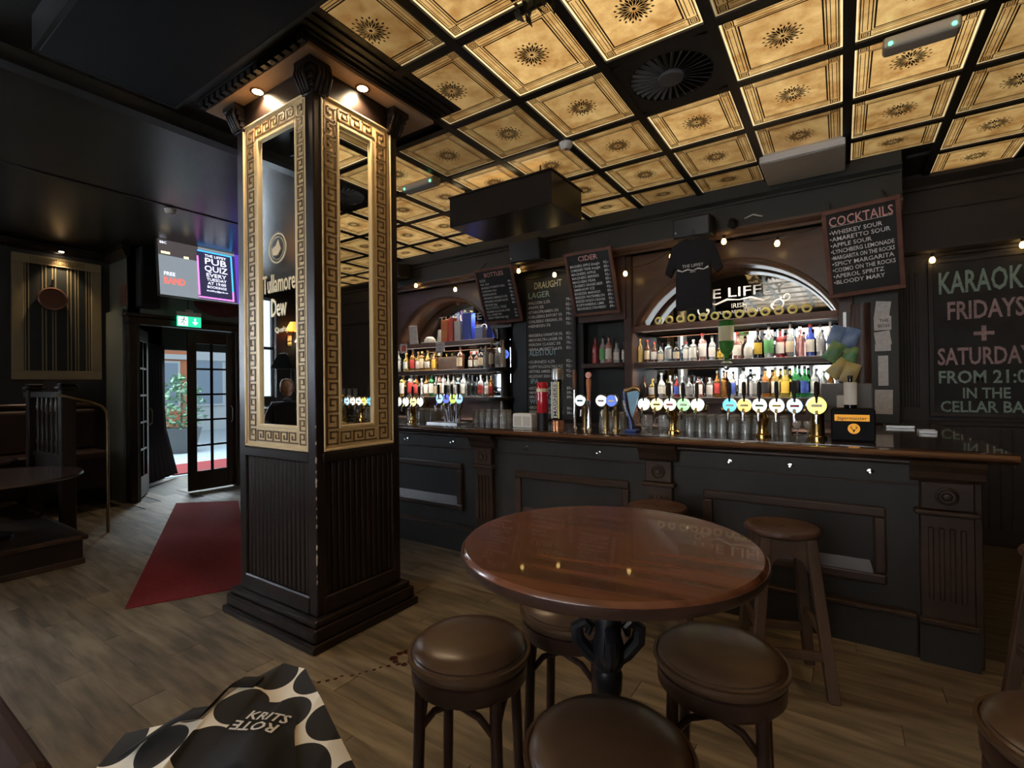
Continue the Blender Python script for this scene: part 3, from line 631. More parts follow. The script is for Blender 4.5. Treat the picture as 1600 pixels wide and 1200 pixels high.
# lettering on the mirrors
lt = B(); lt.text('THE LIFFEY', -0.98, 2.47, 0.105, 'c', 0.006, w=1.02); lt.text('IRISH', -0.93, 2.345, 0.05, 'c', 0.006); lt.text('PUB & RESTAURANT', -0.93, 2.285, 0.034, 'c', 0.006)
def scroll(b, x, z, s, r):
    pts = []
    for k in range(22):
        a = k*0.42; q = r*(1-k/26); pts.append((x+s*(r*1.7-k*0.004-q*math.cos(a)), -0.002, z+q*math.sin(a)))
    b.tube(pts, 0.009, 4)
for s in (-1, 1):
    scroll(lt, -0.93+s*0.28, 2.33, s, 0.075); scroll(lt, -0.93+s*0.40, 2.40, s, 0.05)
    lt.tube([(-0.93, -0.002, 2.43), (-0.93+s*0.12, -0.002, 2.445), (-0.93+s*0.24, -0.002, 2.40), (-0.93+s*0.34, -0.002, 2.43)], [0.006, 0.014, 0.012, 0.004], 4)
lt.build('mirror_lettering', 'chalk', bb, loc=(0, MY-0.002, 0))
lt = B(); lt.text('THE LIFFEY', -4.86, 2.52, 0.105, 'c', 0.006, w=0.98); lt.text('IRISH', -4.86, 2.38, 0.05, 'c', 0.006)
for s in (-1, 1): scroll(lt, -4.86+s*0.3, 2.38, s, 0.075)
lt.build('mirror_lettering', 'chalk', bb, loc=(0, MY-0.002, 0))
# ---------------------------------------------------------------- bottles: unit meshes (height 1, radius 1) shared by all
PROF = {
 'tall': [(0, 0), (0.96, 0), (1, 0.02), (1, 0.60), (0.85, 0.67), (0.42, 0.74), (0.36, 0.78), (0.36, 0.93), (0, 0.93)],
 'square': [(0, 0), (1.0, 0), (1.05, 0.02), (1.05, 0.70), (0.9, 0.76), (0.4, 0.80), (0.36, 0.83), (0.36, 0.93), (0, 0.93)],
 'round': [(0, 0), (0.8, 0), (1, 0.1), (1.08, 0.3), (1.0, 0.5), (0.7, 0.63), (0.36, 0.70), (0.32, 0.75), (0.32, 0.92), (0, 0.92)],
 'squat': [(0, 0), (1, 0), (1.03, 0.03), (1.03, 0.55), (0.8, 0.66), (0.45, 0.72), (0.42, 0.90), (0, 0.90)]}
_bm = {}
def umesh(key, prof, n, ph=0.0):
    if key not in _bm:
        b = B().lathe(prof, n, ph=ph); me = bpy.data.meshes.new(key); me.from_pydata(b.v, [], b.f)
        bm = bmesh.new(); bm.from_mesh(me); bmesh.ops.recalc_face_normals(bm, faces=bm.faces[:]); bm.to_mesh(me); bm.free()
        me.polygons.foreach_set('use_smooth', [True]*len(me.polygons)); me.set_sharp_from_angle(angle=0.7); me.materials.append(None); _bm[key] = me
    return _bm[key]
def labelmesh(key, z0, z1, r, square, n=10):
    if key not in _bm:
        vs = []; fs = []
        for z in (z0, z1):
            for k in range(n+1):
                a = -PI/2-1.15+2.3*k/n; vs.append((r*math.cos(a), r*math.sin(a), z))
        for k in range(n): fs.append((k, k+1, n+1+k+1, n+1+k))
        me = bpy.data.meshes.new(key); me.from_pydata(vs, [], fs); me.polygons.foreach_set('use_smooth', [True]*len(fs)); me.materials.append(None); _bm[key] = me
    return _bm[key]
_bmats = {}
def bmat(kind, col):
    k = (kind, col)
    if k not in _bmats:
        if kind == 'glass': _bmats[k] = mat('bottle_glass', col, 0.06, trans=0.72, ior=1.3, coat=0.3)
        elif kind == 'solid': _bmats[k] = mat('bottle_dark', col, 0.15, coat=0.4)
        elif kind == 'label': _bmats[k] = mat('bottle_label', col, 0.6)
        else: _bmats[k] = mat('bottle_cap', col, 0.35)
    return _bmats[k]
COL = dict(clear=('glass', (0.86, 0.90, 0.90)), amber=('glass', (0.62, 0.27, 0.06)), gold=('glass', (0.85, 0.58, 0.16)), brown=('solid', (0.09, 0.03, 0.015)), black=('solid', (0.012, 0.012, 0.014)),
           blue=('glass', (0.45, 0.68, 0.78)), pink=('glass', (0.90, 0.45, 0.40)), red=('glass', (0.75, 0.10, 0.10)), green=('glass', (0.06, 0.42, 0.14)), white=('solid', (0.75, 0.74, 0.70)),
           yellow=('glass', (0.85, 0.66, 0.12)), orange=('glass', (0.85, 0.36, 0.10)), navy=('solid', (0.03, 0.06, 0.35)), silver=('solid', (0.45, 0.46, 0.48)), lime=('glass', (0.55, 0.72, 0.25)))
LAB = dict(w=(0.80, 0.78, 0.72), c=(0.72, 0.62, 0.42), k=(0.03, 0.03, 0.035), y=(0.80, 0.55, 0.08), r=(0.55, 0.06, 0.06), g=(0.12, 0.40, 0.14), b=(0.06, 0.12, 0.50), s=(0.45, 0.46, 0.46))
LN = dict(w='white', c='cream', k='black', y='yellow', r='red', g='green', b='blue', s='grey')
CAP = dict(k=(0.015, 0.015, 0.015), r=(0.5, 0.05, 0.04), s=(0.5, 0.5, 0.5), g=(0.55, 0.38, 0.12), w=(0.7, 0.7, 0.68))
def bottle(x, y, z, r, h, shape, col, lab, cap, label, group):
    t = thing('bottle', label, 'bottle', (x, y, z), (0, 0, random.uniform(-0.25, 0.1)), group); t.scale = (r, r, h*1.06)
    n, ph = (8, PI/8) if shape == 'square' else (14, 0)
    def child(name, me, m):
        o = bpy.data.objects.new(name, me); C.objects.link(o); o.parent = t; o.material_slots[0].link = 'OBJECT'; o.material_slots[0].material = m
    child('glass', umesh('bottle_'+shape, PROF[shape], n, ph), bmat(*COL[col]))
    if lab:
        hi = {'tall': 0.52, 'square': 0.62, 'round': 0.44, 'squat': 0.48}[shape]
        child('label', labelmesh('label_'+shape, 0.14, hi, 1.09 if shape != 'round' else 1.13, shape == 'square'), bmat('label', LAB[lab]))
    child('cap', umesh('cap', [(0.30, 0.91), (0.40, 0.91), (0.42, 0.93), (0.40, 1.0), (0, 1.0)], 10), bmat('cap', CAP[cap]))
    return t
def brow(row, where, y, z, group):
    for k, (x, r, h, shape, col, lab, cap) in enumerate(row):
        l = '%s bottle%s, %s from left, %s' % (col, ' with %s label' % LN[lab] if lab else '', ORD[k], where)
        gap = min([abs(x-q[0]) for q in row if q[0] != x]); r = min(r*1.1, gap*0.5/1.14)
        bottle(x, y+random.uniform(-0.02, 0.02), z, r, h, shape, col, lab, cap, l, group)
R2 = [(-1.95, .025, .27, 'tall', 'gold', None, 'g'), (-1.87, .035, .25, 'tall', 'brown', 'c', 'r'), (-1.79, .035, .22, 'tall', 'brown', 'w', 'r'), (-1.71, .038, .18, 'squat', 'clear', 'c', 'k'), (-1.62, .04, .21, 'square', 'blue', 's', 'k'),
      (-1.53, .042, .21, 'squat', 'black', 'c', 'k'), (-1.43, .037, .20, 'square', 'clear', 'w', 'r'), (-1.35, .038, .22, 'square', 'clear', 'w', 's'), (-1.26, .04, .28, 'square', 'pink', 'w', 'r'), (-1.16, .034, .25, 'tall', 'clear', 'w', 'k'), (-1.08, .03, .18, 'squat', 'gold', 'y', 'k'),
      (-0.91, .039, .27, 'tall', 'pink', 'w', 'r'), (-0.80, .045, .23, 'round', 'white', 'w', 'w'), (-0.71, .037, .29, 'tall', 'black', 'y', 'k'), (-0.61, .042, .33, 'tall', 'clear', 'g', 'k'), (-0.51, .04, .28, 'tall', 'red', 'w', 'k'), (-0.42, .041, .34, 'round', 'clear', 'c', 'k'),
      (-0.335, .04, .28, 'tall', 'pink', None, 'w'), (-0.25, .034, .30, 'tall', 'navy', 'w', 'r'), (-0.165, .036, .29, 'tall', 'clear', 's', 'k'), (-0.085, .026, .31, 'tall', 'silver', None, 's')]
R3 = [(-1.92, .042, .23, 'round', 'brown', 'k', 'k'), (-1.81, .042, .20, 'tall', 'gold', 'w', 'g'), (-1.71, .045, .26, 'round', 'clear', 'w', 's'), (-1.615, .038, .23, 'tall', 'clear', 'w', 's'), (-1.545, .03, .22, 'tall', 'red', 'b', 's'), (-1.48, .032, .23, 'tall', 'clear', 'w', 's'), (-1.40, .045, .22, 'round', 'clear', 's', 'k'),
      (-1.30, .042, .21, 'square', 'pink', 'w', 'k'), (-1.19, .044, .20, 'square', 'clear', 'w', 's'), (-1.115, .03, .27, 'tall', 'amber', 'r', 'w'), (-1.045, .033, .27, 'tall', 'amber', None, 'k'), (-0.965, .033, .23, 'square', 'clear', 'b', 's'), (-0.86, .036, .29, 'square', 'clear', 'w', 'k'), (-0.75, .041, .23, 'square', 'clear', 's', 'k'),
      (-0.645, .038, .28, 'tall', 'orange', 'k', 'k'), (-0.56, .036, .29, 'tall', 'gold', 'w', 'w'), (-0.47, .038, .29, 'tall', 'yellow', 'y', 'k'), (-0.38, .033, .31, 'tall', 'green', 'k', 'k'), (-0.30, .037, .29, 'tall', 'green', 'b', 'k'), (-0.22, .036, .28, 'tall', 'clear', 'w', 's'), (-0.15, .024, .25, 'tall', 'clear', None, 's'), (-0.09, .024, .25, 'tall', 'amber', 'w', 'k')]
L2 = [(-5.99, .036, .32, 'tall', 'clear', 'w', 's'), (-5.80, .045, .28, 'tall', 'gold', 'w', 'g'), (-5.67, .045, .33, 'tall', 'amber', 'r', 'w'), (-5.56, .045, .29, 'tall', 'gold', 'w', 'g'), (-5.455, .042, .29, 'square', 'amber', 'c', 'g'), (-5.34, .055, .30, 'round', 'gold', 'w', 'g'), (-5.22, .044, .25, 'square', 'amber', 'y', 'g'),
      (-4.67, .052, .32, 'tall', 'brown', 'c', 'k'), (-4.48, .04, .24, 'tall', 'brown', 'w', 'r'), (-4.385, .04, .24, 'tall', 'brown', 'w', 'r'), (-4.28, .042, .29, 'tall', 'black', 'c', 'k')]
L3 = [(-5.89, .05, .33, 'square', 'gold', 'w', 'g'), (-5.73, .05, .34, 'square', 'clear', 'r', 'w'), (-5.60, .048, .34, 'tall', 'amber', 'r', 'w'), (-5.49, .042, .27, 'tall', 'clear', 'w', 's'), (-5.39, .045, .34, 'tall', 'orange', 'w', 'r'), (-5.28, .045, .36, 'tall', 'green', 'w', 'g'), (-5.175, .045, .29, 'tall', 'clear', 'c', 's'), (-5.09, .034, .37, 'tall', 'pink', 'c', 'r'),
      (-5.01, .036, .36, 'tall', 'clear', 'w', 'k'), (-4.92, .046, .31, 'tall', 'clear', 'k', 'w'), (-4.82, .042, .31, 'tall', 'clear', 'w', 'k'), (-4.725, .042, .26, 'square', 'blue', 'w', 's'), (-4.62, .052, .33, 'tall', 'clear', 'w', 's'), (-4.30, .045, .30, 'tall', 'clear', 'r', 's'), (-4.205, .035, .28, 'tall', 'clear', 'w', 's'), (-4.12, .038, .28, 'tall', 'orange', 'r', 's')]
brow(R2, 'upper shelf of right bay', 5.62, 1.76, 'bottles on the upper right shelf')
brow(R3, 'lower shelf of right bay', 5.62, 1.36, 'bottles on the lower right shelf')
brow(L2, 'upper shelf of left bay', 5.62, 1.76, 'bottles on the upper left shelf')
brow(L3, 'lower shelf of left bay', 5.62, 1.36, 'bottles on the lower left shelf')
brow([(-4.03, .038, .28, 'tall', 'silver', None, 's'), (-3.945, .038, .33, 'tall', 'brown', 'c', 'g'), (-3.835, .036, .28, 'tall', 'white', 's', 'w'), (-3.735, .034, .34, 'tall', 'white', 'c', 'w')], 'round corner shelf', 5.375, 1.76, 'bottles on the round shelf')
brow([(-2.47, .04, .30, 'tall', 'red', None, 'k'), (-2.38, .042, .31, 'tall', 'clear', 'g', 'k'), (-2.29, .04, .31, 'tall', 'pink', 'w', 'k'), (-2.20, .042, .24, 'squat', 'clear', 'w', 'k'), (-2.115, .02, .24, 'tall', 'black', 'w', 'k')], 'narrow niche shelf', 5.50, 1.765, 'bottles in the niche')
# big green bottle upside down on an optic
ob = thing('optic_bottle', 'big green whiskey bottle hanging upside down in an optic measure', 'bottle', (-0.975, 5.40, 1.70))
B().lathe([(0, 0.45), (0.07, 0.45), (0.072, 0.43), (0.072, 0.19), (0.055, 0.13), (0.022, 0.09), (0.02, 0.02), (0, 0.02)], 18).build('glass', mat('green_glass', (0.10, 0.38, 0.10), 0.06, trans=0.6, ior=1.3), ob)
B().lathe([(0.074, 0.24), (0.074, 0.39)], 18).build('label', bmat('label', (0.72, 0.68, 0.45)), ob)
B().lathe([(0.02, 0.0), (0.055, 0.005), (0.06, 0.02), (0.03, 0.035), (0.02, 0.035)], 16).build('optic_cup', 'glass', ob)
B().lathe([(0, -0.06), (0.022, -0.055), (0.03, -0.03), (0.022, -0.005), (0, 0)], 12).build('optic_valve', 'chrome', ob)
B().tube([(0, 0.0, 0.06), (0, 0.08, 0.08), (0, 0.10, 0.055)], 0.008, 6).build('bracket', 'chrome', ob)
# yellow rings along the top shelf of the right bay
M['ringy'] = mat('yellow_enamel', (0.95, 0.85, 0.30), 0.35)
rg = None
for k in range(13):
    x = -1.71+1.44*k/12; lb = 'yellow ring token, %s from the left along the top right shelf' % ORD[k]
    if rg is None:
        rg = B().tube([(0.034*math.cos(a*PI/10), 0, 0.034*math.sin(a*PI/10)) for a in range(20)], 0.011, 8, True).build('ring_token', 'ringy'); o = rg
    else: o = rg.copy(); C.objects.link(o)
    o.location = (x, 5.535, 2.225); tag(o, lb, 'ring', 'yellow rings on the shelf')
# things on the top left shelf
def simple(name, m, dims, loc, label, cat, rot=(0, 0, 0), bev=0.004, group=None):
    w, d, h = dims; o = box(name, m, -w/2, w/2, -d/2, d/2, 0, h, bev=bev); o.location = loc; o.rotation_euler = rot; return tag(o, label, cat, group)
M['boxorange'] = mat('carton_orange', (0.75, 0.30, 0.05), 0.45, col2=(0.8, 0.12, 0.05), nscale=9); M['boxred'] = mat('carton_red', (0.65, 0.09, 0.05), 0.4)
M['boxblue'] = mat('carton_blue', (0.03, 0.06, 0.50), 0.4); M['boxlight'] = mat('carton_pale_blue', (0.32, 0.42, 0.75), 0.45)
for (x, w, h, m, d) in ((-4.98, 0.13, 0.34, 'boxorange', 'orange printed'), (-4.85, 0.09, 0.36, 'boxred', 'plain red'), (-4.72, 0.12, 0.30, 'white', 'white'), (-4.54, 0.17, 0.40, 'boxblue', 'deep blue'), (-4.32, 0.14, 0.18, 'boxlight', 'low pale blue')):
    simple('bottle_carton', m, (w, 0.1, h), (x, 5.64, 2.18), d+' bottle carton standing on the top left shelf', 'carton', group='cartons on the top shelf')
simple('sign_card', 'paper', (0.16, 0.01, 0.30), (-5.62, 5.60, 2.18), 'white printed card propped on the top left shelf', 'card', (0.1, 0, 0.15))
o = tag(B().lathe([(0.13, 0), (0.13, 0.01), (0.09, 0.012), (0.085, 0.06), (0.05, 0.10), (0, 0.11)], 18).build('flat_cap', 'white', loc=(-5.28, 5.60, 2.18)), 'pale flat cap lying on the top left shelf', 'cap')
o = thing('wooden_sign', 'weathered wooden sign lettered BAR DE LEN on the upper left shelf', 'sign', (-4.93, 5.63, 1.76))
box('board', 'stoolwood', -0.2, 0.2, -0.01, 0.01, 0, 0.20, o); B().text('BAR DE LEN', 0, 0.11, 0.055, 'c', 0.01, w=0.34, y=-0.0115).build('lettering', 'ink', o)
def card(loc, w, h, label, lines, rz=0.0, pm='paper', photo=False):
    t = thing('price_card', label, 'card', loc, (0, 0, rz)); box('sheet', pm, -w/2, w/2, -0.002, 0.002, -h/2, h/2, t)
    if photo: box('photo', 'boxred', -w*0.33, w*0.33, -0.0035, -0.002, -h*0.3, h*0.3, t)
    if lines:
        b = B()
        for k, s_ in enumerate(lines): b.text(s_, 0, h*0.14-k*h*0.36, h*0.17, 'c', 0.0, y=-0.0035)
        b.build('lettering', 'ink', t)
card((-4.97, 5.49, 2.10), 0.17, 0.14, 'cream price card pinned to the top left shelf edge', ['SHOTS', '79:-'])
card((-5.74, 5.49, 2.12), 0.15, 0.15, 'small framed photo card pinned at the left end of the top shelf', None, photo=True)
# ================================================================ CHALKBOARDS
def board(name, label, w, h, loc, rot, lines, slate='slate', frame='boardframe', fw=0.035, hang=None, cat='chalkboard'):
    t = thing(name, label, cat, loc, rot)
    box('slate', slate, -w/2+fw, w/2-fw, -0.008, 0.008, -h/2+fw, h/2-fw, t)
    for (a, b_, c, d) in ((-w/2, w/2, h/2-fw, h/2), (-w/2, w/2, -h/2, -h/2+fw), (-w/2, -w/2+fw, -h/2+fw, h/2-fw), (w/2-fw, w/2, -h/2+fw, h/2-fw)):
        box('frame_piece', frame, a, b_, -0.016, 0.012, c, d, t, bev=0.004)
    for (s_, x, z, cap, col, al, wd) in lines: B().text(s_, x, z, cap, al, 0.02 if cap > 0.09 else 0.010, y=-0.010, w=wd).build('chalk_lettering', col, t)
    if hang:
        for x in (-w*0.36, w*0.36): B().tube([(x, 0.0, h/2-0.01), (x, *hang)], 0.005, 6).build('hanging_wire', 'iron', t)
    return t
def listing(items, x, z, dz, cap, col, pr=None, px=0.0, maxw=None):
    out = []
    for k, s_ in enumerate(items):
        if s_:
            wd = text_geo(s_, 0.008)[2]*cap/0.7
            out.append((s_, x, z-dz*k, cap, col, 'l', min(wd, maxw) if maxw else None))
            if pr: out.append((pr[k % len(pr)], px, z-dz*k, cap, col, 'r', None))
    return out
tilt = 0.366
board('menu_board', 'BOTTLES menu chalkboard in a brown wooden frame, leaning out from the beam', 0.60, 0.73, (-3.705, 5.225, 2.69), (tilt, 0, 0),
      [('BOTTLES', 0.0, 0.255, 0.055, 'chalkpink', 'c', 0.30), ('BEER', -0.24, 0.20, 0.033, 'chalkgreen', 'l', None), ('ALCOHOL FREE', -0.24, -0.165, 0.033, 'chalkgreen', 'l', None)]
      + listing(['SOL 33cl', 'ANGELO PORETTI 33cl', 'CORONA 33cl', 'DESPERADOS', 'OPPIGARDS AMARILLO 5,9%', 'OPPIGARDS GOLDEN ALE 5%', 'PERONI 33cl'], -0.24, 0.155, 0.046, 0.026, 'chalk', ['89:-', '92:-'], 0.25, 0.38)
      + listing(['CB BEER ALCOHOL FREE', 'N.Z. SWEET IPA', 'CRAFT FREE PALE ALE'], -0.24, -0.212, 0.042, 0.024, 'chalk', ['69:-'], 0.25, 0.38), hang=(0.20, 0.42))
board('menu_board', 'CIDER menu chalkboard in a brown wooden frame, leaning out from the beam', 0.585, 0.75, (-2.38, 5.225, 2.685), (tilt, 0, 0),
      [('CIDER', 0.0, 0.265, 0.055, 'chalkpink', 'c', 0.24)]
      + listing(['MAGNERS APPLE draught', 'SOMERSBY PEAR draught', 'MAGNERS APPLE', 'MAGNERS BERRIES', 'MAGNERS PEAR', "CRABBIE'S GINGER BEER", 'SMIRNOFF ICE', 'BREEZER MANGO', 'BREEZER WATERMELON', 'BREEZER PASSION ORANGE', 'KOPPARBERG LIME', 'REKORDERLIG STRAWBERRY'], -0.235, 0.20, 0.0455, 0.029, 'chalk', ['92:-', '85:-', '89:-'], 0.24, 0.37), hang=(0.20, 0.42))
board('menu_board', 'COCKTAILS menu chalkboard in a brown wooden frame at the right of the bar', 0.53, 0.745, (0.16, 5.03, 2.61), (0.34, -0.07, 0),
      [('COCKTAILS', 0.0, 0.235, 0.075, 'chalkpink', 'c', 0.43), ('____________', 0.0, 0.235, 0.03, 'chalk', 'c', 0.42)]
      + listing(['•WHISKEY SOUR', '•AMARETTO SOUR', '•APPLE SOUR', '•LYNCHBERG LEMONADE', '•MARGARITA ON THE ROCKS', '•SPICY MARGARITA', '•COSMO ON THE ROCKS', '•APEROL SPRITZ', '•BLOODY MARY'], -0.22, 0.165, 0.0525, 0.034, 'chalk', maxw=0.43), hang=(0.54, 0.42))
board('draught_board', 'tall grey DRAUGHT beer chalkboard fixed between the two mirror bays', 0.74, 1.87, (-3.07, 5.455, 1.985), (0, 0, 0),
      [('DRAUGHT', -0.02, 0.77, 0.085, 'chalkyellow', 'c', 0.40), ('LAGER', -0.31, 0.655, 0.075, 'chalkgreen', 'l', None), ('ALE/STOUT', -0.31, -0.09, 0.075, 'chalkblue', 'l', 0.40), ('IPA', -0.29, -0.45, 0.06, 'chalkblue', 'l', None), ('WEISS BEER', -0.31, -0.71, 0.06, 'chalkblue', 'l', None)]
      + listing(['•FALCON 5,2%', '•PRIPPS 5%', '•STAROPRAMEN 5%', '•CARLSBERG EXPORT 5%', '•CARLSBERG ORIGINAL 5%', '•HEINEKEN 5%', None, '•ERIKSBERG KARAKTAR 5%', '•BROOKLYN LAGER 5%', '•PERONI CLASSIC 5%', '•BIRRA MORETTI 4,6%'], -0.32, 0.575, 0.060, 0.036, 'chalk', ['79:-', '82:-', '75:-'], 0.31, 0.50)
      + listing(['•GUINNESS 4,2%', '•SLEEPY BULLDOG PALE ALE', '•SPITFIRE AMBER ALE 4,5%', '•KILKENNY IRISH RED 4,3%'], -0.32, -0.19, 0.062, 0.038, 'chalk', ['92:-'], 0.31, 0.50)
      + listing(['•SIGTUNA EAST RIVER', '•MARIESTADS IPA', '•BROOKLYN IPA'], -0.32, -0.53, 0.055, 0.036, 'chalk', ['89:-'], 0.31, 0.5)
      + listing(['•ERDINGER 5,3%', '•ERDINGER ALCOHOL FREE'], -0.32, -0.78, 0.055, 0.036, 'chalk', ['86:-'], 0.31, 0.5), slate='slategrey', frame='black', fw=0.03)
board('karaoke_board', 'large chalkboard advertising karaoke on the dark wall beside the bar', 0.80, 1.50, (1.10, 6.165, 1.915), (0, 0, 0),
      [('KARAOKE', 0.0, 0.42, 0.20, 'chalkteal', 'c', 0.64), ('FRIDAYS', 0.0, 0.17, 0.165, 'chalkmauve', 'c', 0.52), ('+', -0.01, -0.07, 0.19, 'chalkmauve', 'c', 0.14), ('SATURDAYS', 0.015, -0.255, 0.155, 'chalkmauve', 'c', 0.70),
       ('FROM 21:00', 0.0, -0.43, 0.115, 'chalkteal', 'c', 0.66), ('IN THE', 0.0, -0.57, 0.095, 'chalkteal', 'c', 0.32), ('CELLAR BAR', 0.0, -0.70, 0.10, 'chalkteal', 'c', 0.64)], slate='slate', frame='wallbrown', fw=0.04)
# ================================================================ THINGS HANGING OVER THE BAR
sl = thing('string_lights', 'string of small warm bulbs looped along the beam above the bar', 'string lights')
bl = [(-5.23, 5.26, 3.02), (-4.47, 5.26, 2.87), (-3.41, 5.26, 2.98), (-2.89, 5.26, 2.86), (-1.99, 5.26, 2.75), (-1.48, 5.26, 2.86), (-0.96, 5.26, 2.93), (-0.49, 5.26, 2.83), (0.73, 6.10, 2.66), (1.34, 6.10, 2.70)]
pts = []
full = [(-6.2, 5.26, 2.98)]+bl[:8]+[(0.1, 5.27, 2.96)]
for a, b_ in zip(full, full[1:]):
    for q in range(8):
        f = q/8; pts.append((a[0]+(b_[0]-a[0])*f, a[1]+(b_[1]-a[1])*f, a[2]+(b_[2]-a[2])*f+0.062-0.10*math.sin(PI*f)*0.5))
B().tube(pts, 0.004, 5).build('cable', 'black', sl)
B().tube([(0.5, 6.11, 2.74), (0.73, 6.10, 2.72), (1.0, 6.10, 2.69), (1.34, 6.10, 2.76), (1.8, 6.1, 2.74)], 0.004, 5).build('cable', 'black', sl)
bu = None
for p in bl:
    if bu is None:
        bu = B().lathe([(0, -0.035), (0.016, -0.03), (0.024, -0.012), (0.022, 0.006), (0.012, 0.025), (0, 0.026)], 12).build('bulb', 'bulb', sl)
        so = B().lathe([(0.013, 0.022), (0.014, 0.06), (0.006, 0.066), (0, 0.066)], 10).build('socket', 'black', bu); o = bu
    else:
        o = share(bu, sl); share(so, o)
    o.location = p
# t-shirt
ts = thing('t_shirt', 'black pub t-shirt hanging from the beam over the right bay', 't-shirt', (-1.19, 4.98, 2.59))
out = [(-0.17, -0.36), (0.17, -0.36), (0.165, 0.07), (0.215, -0.03), (0.275, 0.02), (0.20, 0.28), (0.07, 0.345), (0.0, 0.31), (-0.07, 0.345), (-0.20, 0.28), (-0.275, 0.02), (-0.215, -0.03), (-0.165, 0.07)]
B().prism(out, -0.025, 0.025, 'xz').build('cloth', 'clothbk', ts, bev=0.012, seg=2)
b = B(); b.text('THE LIFFEY', 0, 0.055, 0.030, 'c', 0.004, y=-0.027, w=0.20)
for s_ in (-1, 1): b.tube([(0, -0.027, 0.02), (s_*0.05, -0.027, 0.035), (s_*0.10, -0.027, 0.02), (s_*0.145, -0.027, 0.04)], [0.004, 0.008, 0.006, 0.010], 5)
b.text('IRISH', 0, 0.0, 0.016, 'c', 0.0, y=-0.027)
b.build('printed_logo', 'chalk', ts)
B().tube([(-0.15, 0, 0.31), (0, 0, 0.37), (0.15, 0, 0.31)], 0.006, 6).build('hanger', 'iron', ts)
B().tube([(0, 0, 0.365), (0, 0.0, 0.41), (0, 0.05, 0.43), (0.0, 0.36, 0.47)], 0.004, 6).build('hook', 'iron', ts)
def speaker(loc, w, d, h, label, rz=0.0):
    t = thing('loudspeaker', label, 'loudspeaker', loc, (0.12, 0, rz))
    box('cabinet', 'black', -w/2, w/2, -d/2, d/2, -h/2, h/2, t, bev=0.012, seg=2); box('grille', 'duct', -w/2+0.015, w/2-0.015, -d/2-0.006, -d/2, -h/2+0.015, h/2-0.015, t, bev=0.004)
    box('bracket', 'iron', -0.02, 0.02, d/2, d/2+0.06, -0.03, 0.03, t)
    B().lathe([(0, 0), (0.008, 0.002), (0, 0.004)], 8, M4=Matrix.Rotation(PI/2, 4, 'X'), c=(-w/2+0.03, -d/2-0.006, -h/2+0.06)).build('badge', 'white', t)
speaker((-3.21, 5.19, 3.18), 0.44, 0.24, 0.27, 'black loudspeaker on the beam above the draught board')
speaker((-1.22, 5.16, 3.08), 0.36, 0.26, 0.20, 'black loudspeaker on the beam behind the hanging t-shirt')
speaker((-5.55, 5.18, 3.235), 0.40, 0.24, 0.22, 'black loudspeaker on the beam at the left of the string lights', -0.1)
sp = thing('track_spotlight', 'small black spotlight on a bracket right of the hanging t-shirt', 'spotlight', (-0.88, 5.20, 3.06))
B().lathe([(0, 0), (0.035, 0), (0.04, 0.10), (0.03, 0.13), (0, 0.13)], 12, M4=Matrix.Rotation(-1.0, 4, 'X')).build('head', 'black', sp)
B().tube([(0, 0.09, 0.06), (0.02, 0.15, 0.08)], 0.01, 6).build('arm', 'black', sp)
tag(B().tube([(-0.78, 5.335, 3.14), (-0.70, 5.32, 3.16), (-0.62, 5.335, 3.13)], 0.008, 6).build('cable_clip', 'white'), 'loose white cable end on the beam right of the t-shirt', 'cable')
# duct, ceiling vent, detectors, emergency lamps, air unit
du = thing('ventilation_duct', 'long black boxed ventilation duct hanging below the lit ceiling', 'duct', (-2.65, 4.02, 3.10))
box('casing', 'duct', -0.60, 0.57, -0.27, 0.33, 0, 0.29, du, bev=0.004); box('lip', 'black', -0.61, 0.58, -0.28, 0.34, 0.29, 0.305, du)
for x in (-0.45, 0.42):
    for y in (-0.2, 0.26): B().tube([(x, y, 0.30), (x, y, 0.40)], 0.008, 6).build('hanger_rod', 'iron', du)
box('uplight_strip', mat('uplight_glow', (1, 0.8, 0.5), 0.4, emit=6, ecol=(1.0, 0.72, 0.36)), -0.57, 0.53, -0.25, -0.23, 0.306, 0.312, du)
vx, vy = GX+SX*(-1.5), GY+SY*0.5
ve = thing('ceiling_vent', 'round black swirl vent in a square plate set in the lit ceiling', 'vent', (vx, vy, CZ-0.03))
b = B(); n = 32
hw_, hd_ = 0.285, 0.31
sq = []
for k in range(n):
    a = 2*PI*k/n; c_, s_ = math.cos(a), math.sin(a); q = min(hw_/max(abs(c_), 1e-6), hd_/max(abs(s_), 1e-6)); sq.append((q*c_, q*s_))
ci = [(0.255*math.cos(2*PI*k/n), 0.255*math.sin(2*PI*k/n)) for k in range(n)]
vs = [(*p, 0) for p in sq]+[(*p, 0) for p in ci]+[(*p, 0.02) for p in sq]+[(*p, 0.02) for p in ci]
fs = []
for k in range(n):
    q = (k+1) % n; fs += [(k, q, n+q, n+k), (n+k, n+q, 3*n+q, 3*n+k), (2*n+k, 3*n+k, 3*n+q, 2*n+q), (k, 2*n+k, 2*n+q, q)]
b.add(vs, fs); b.build('plate', M['walldark'], ve)
box('dark_duct', mat('vent_black', (0.004, 0.004, 0.004), 0.9), -0.26, 0.26, -0.26, 0.26, 0.02, 0.028, ve)
B().lathe([(0, -0.012), (0.075, -0.012), (0.08, 0.0), (0.08, 0.012), (0, 0.012)], 24).build('hub', 'grey', ve)
bd = None
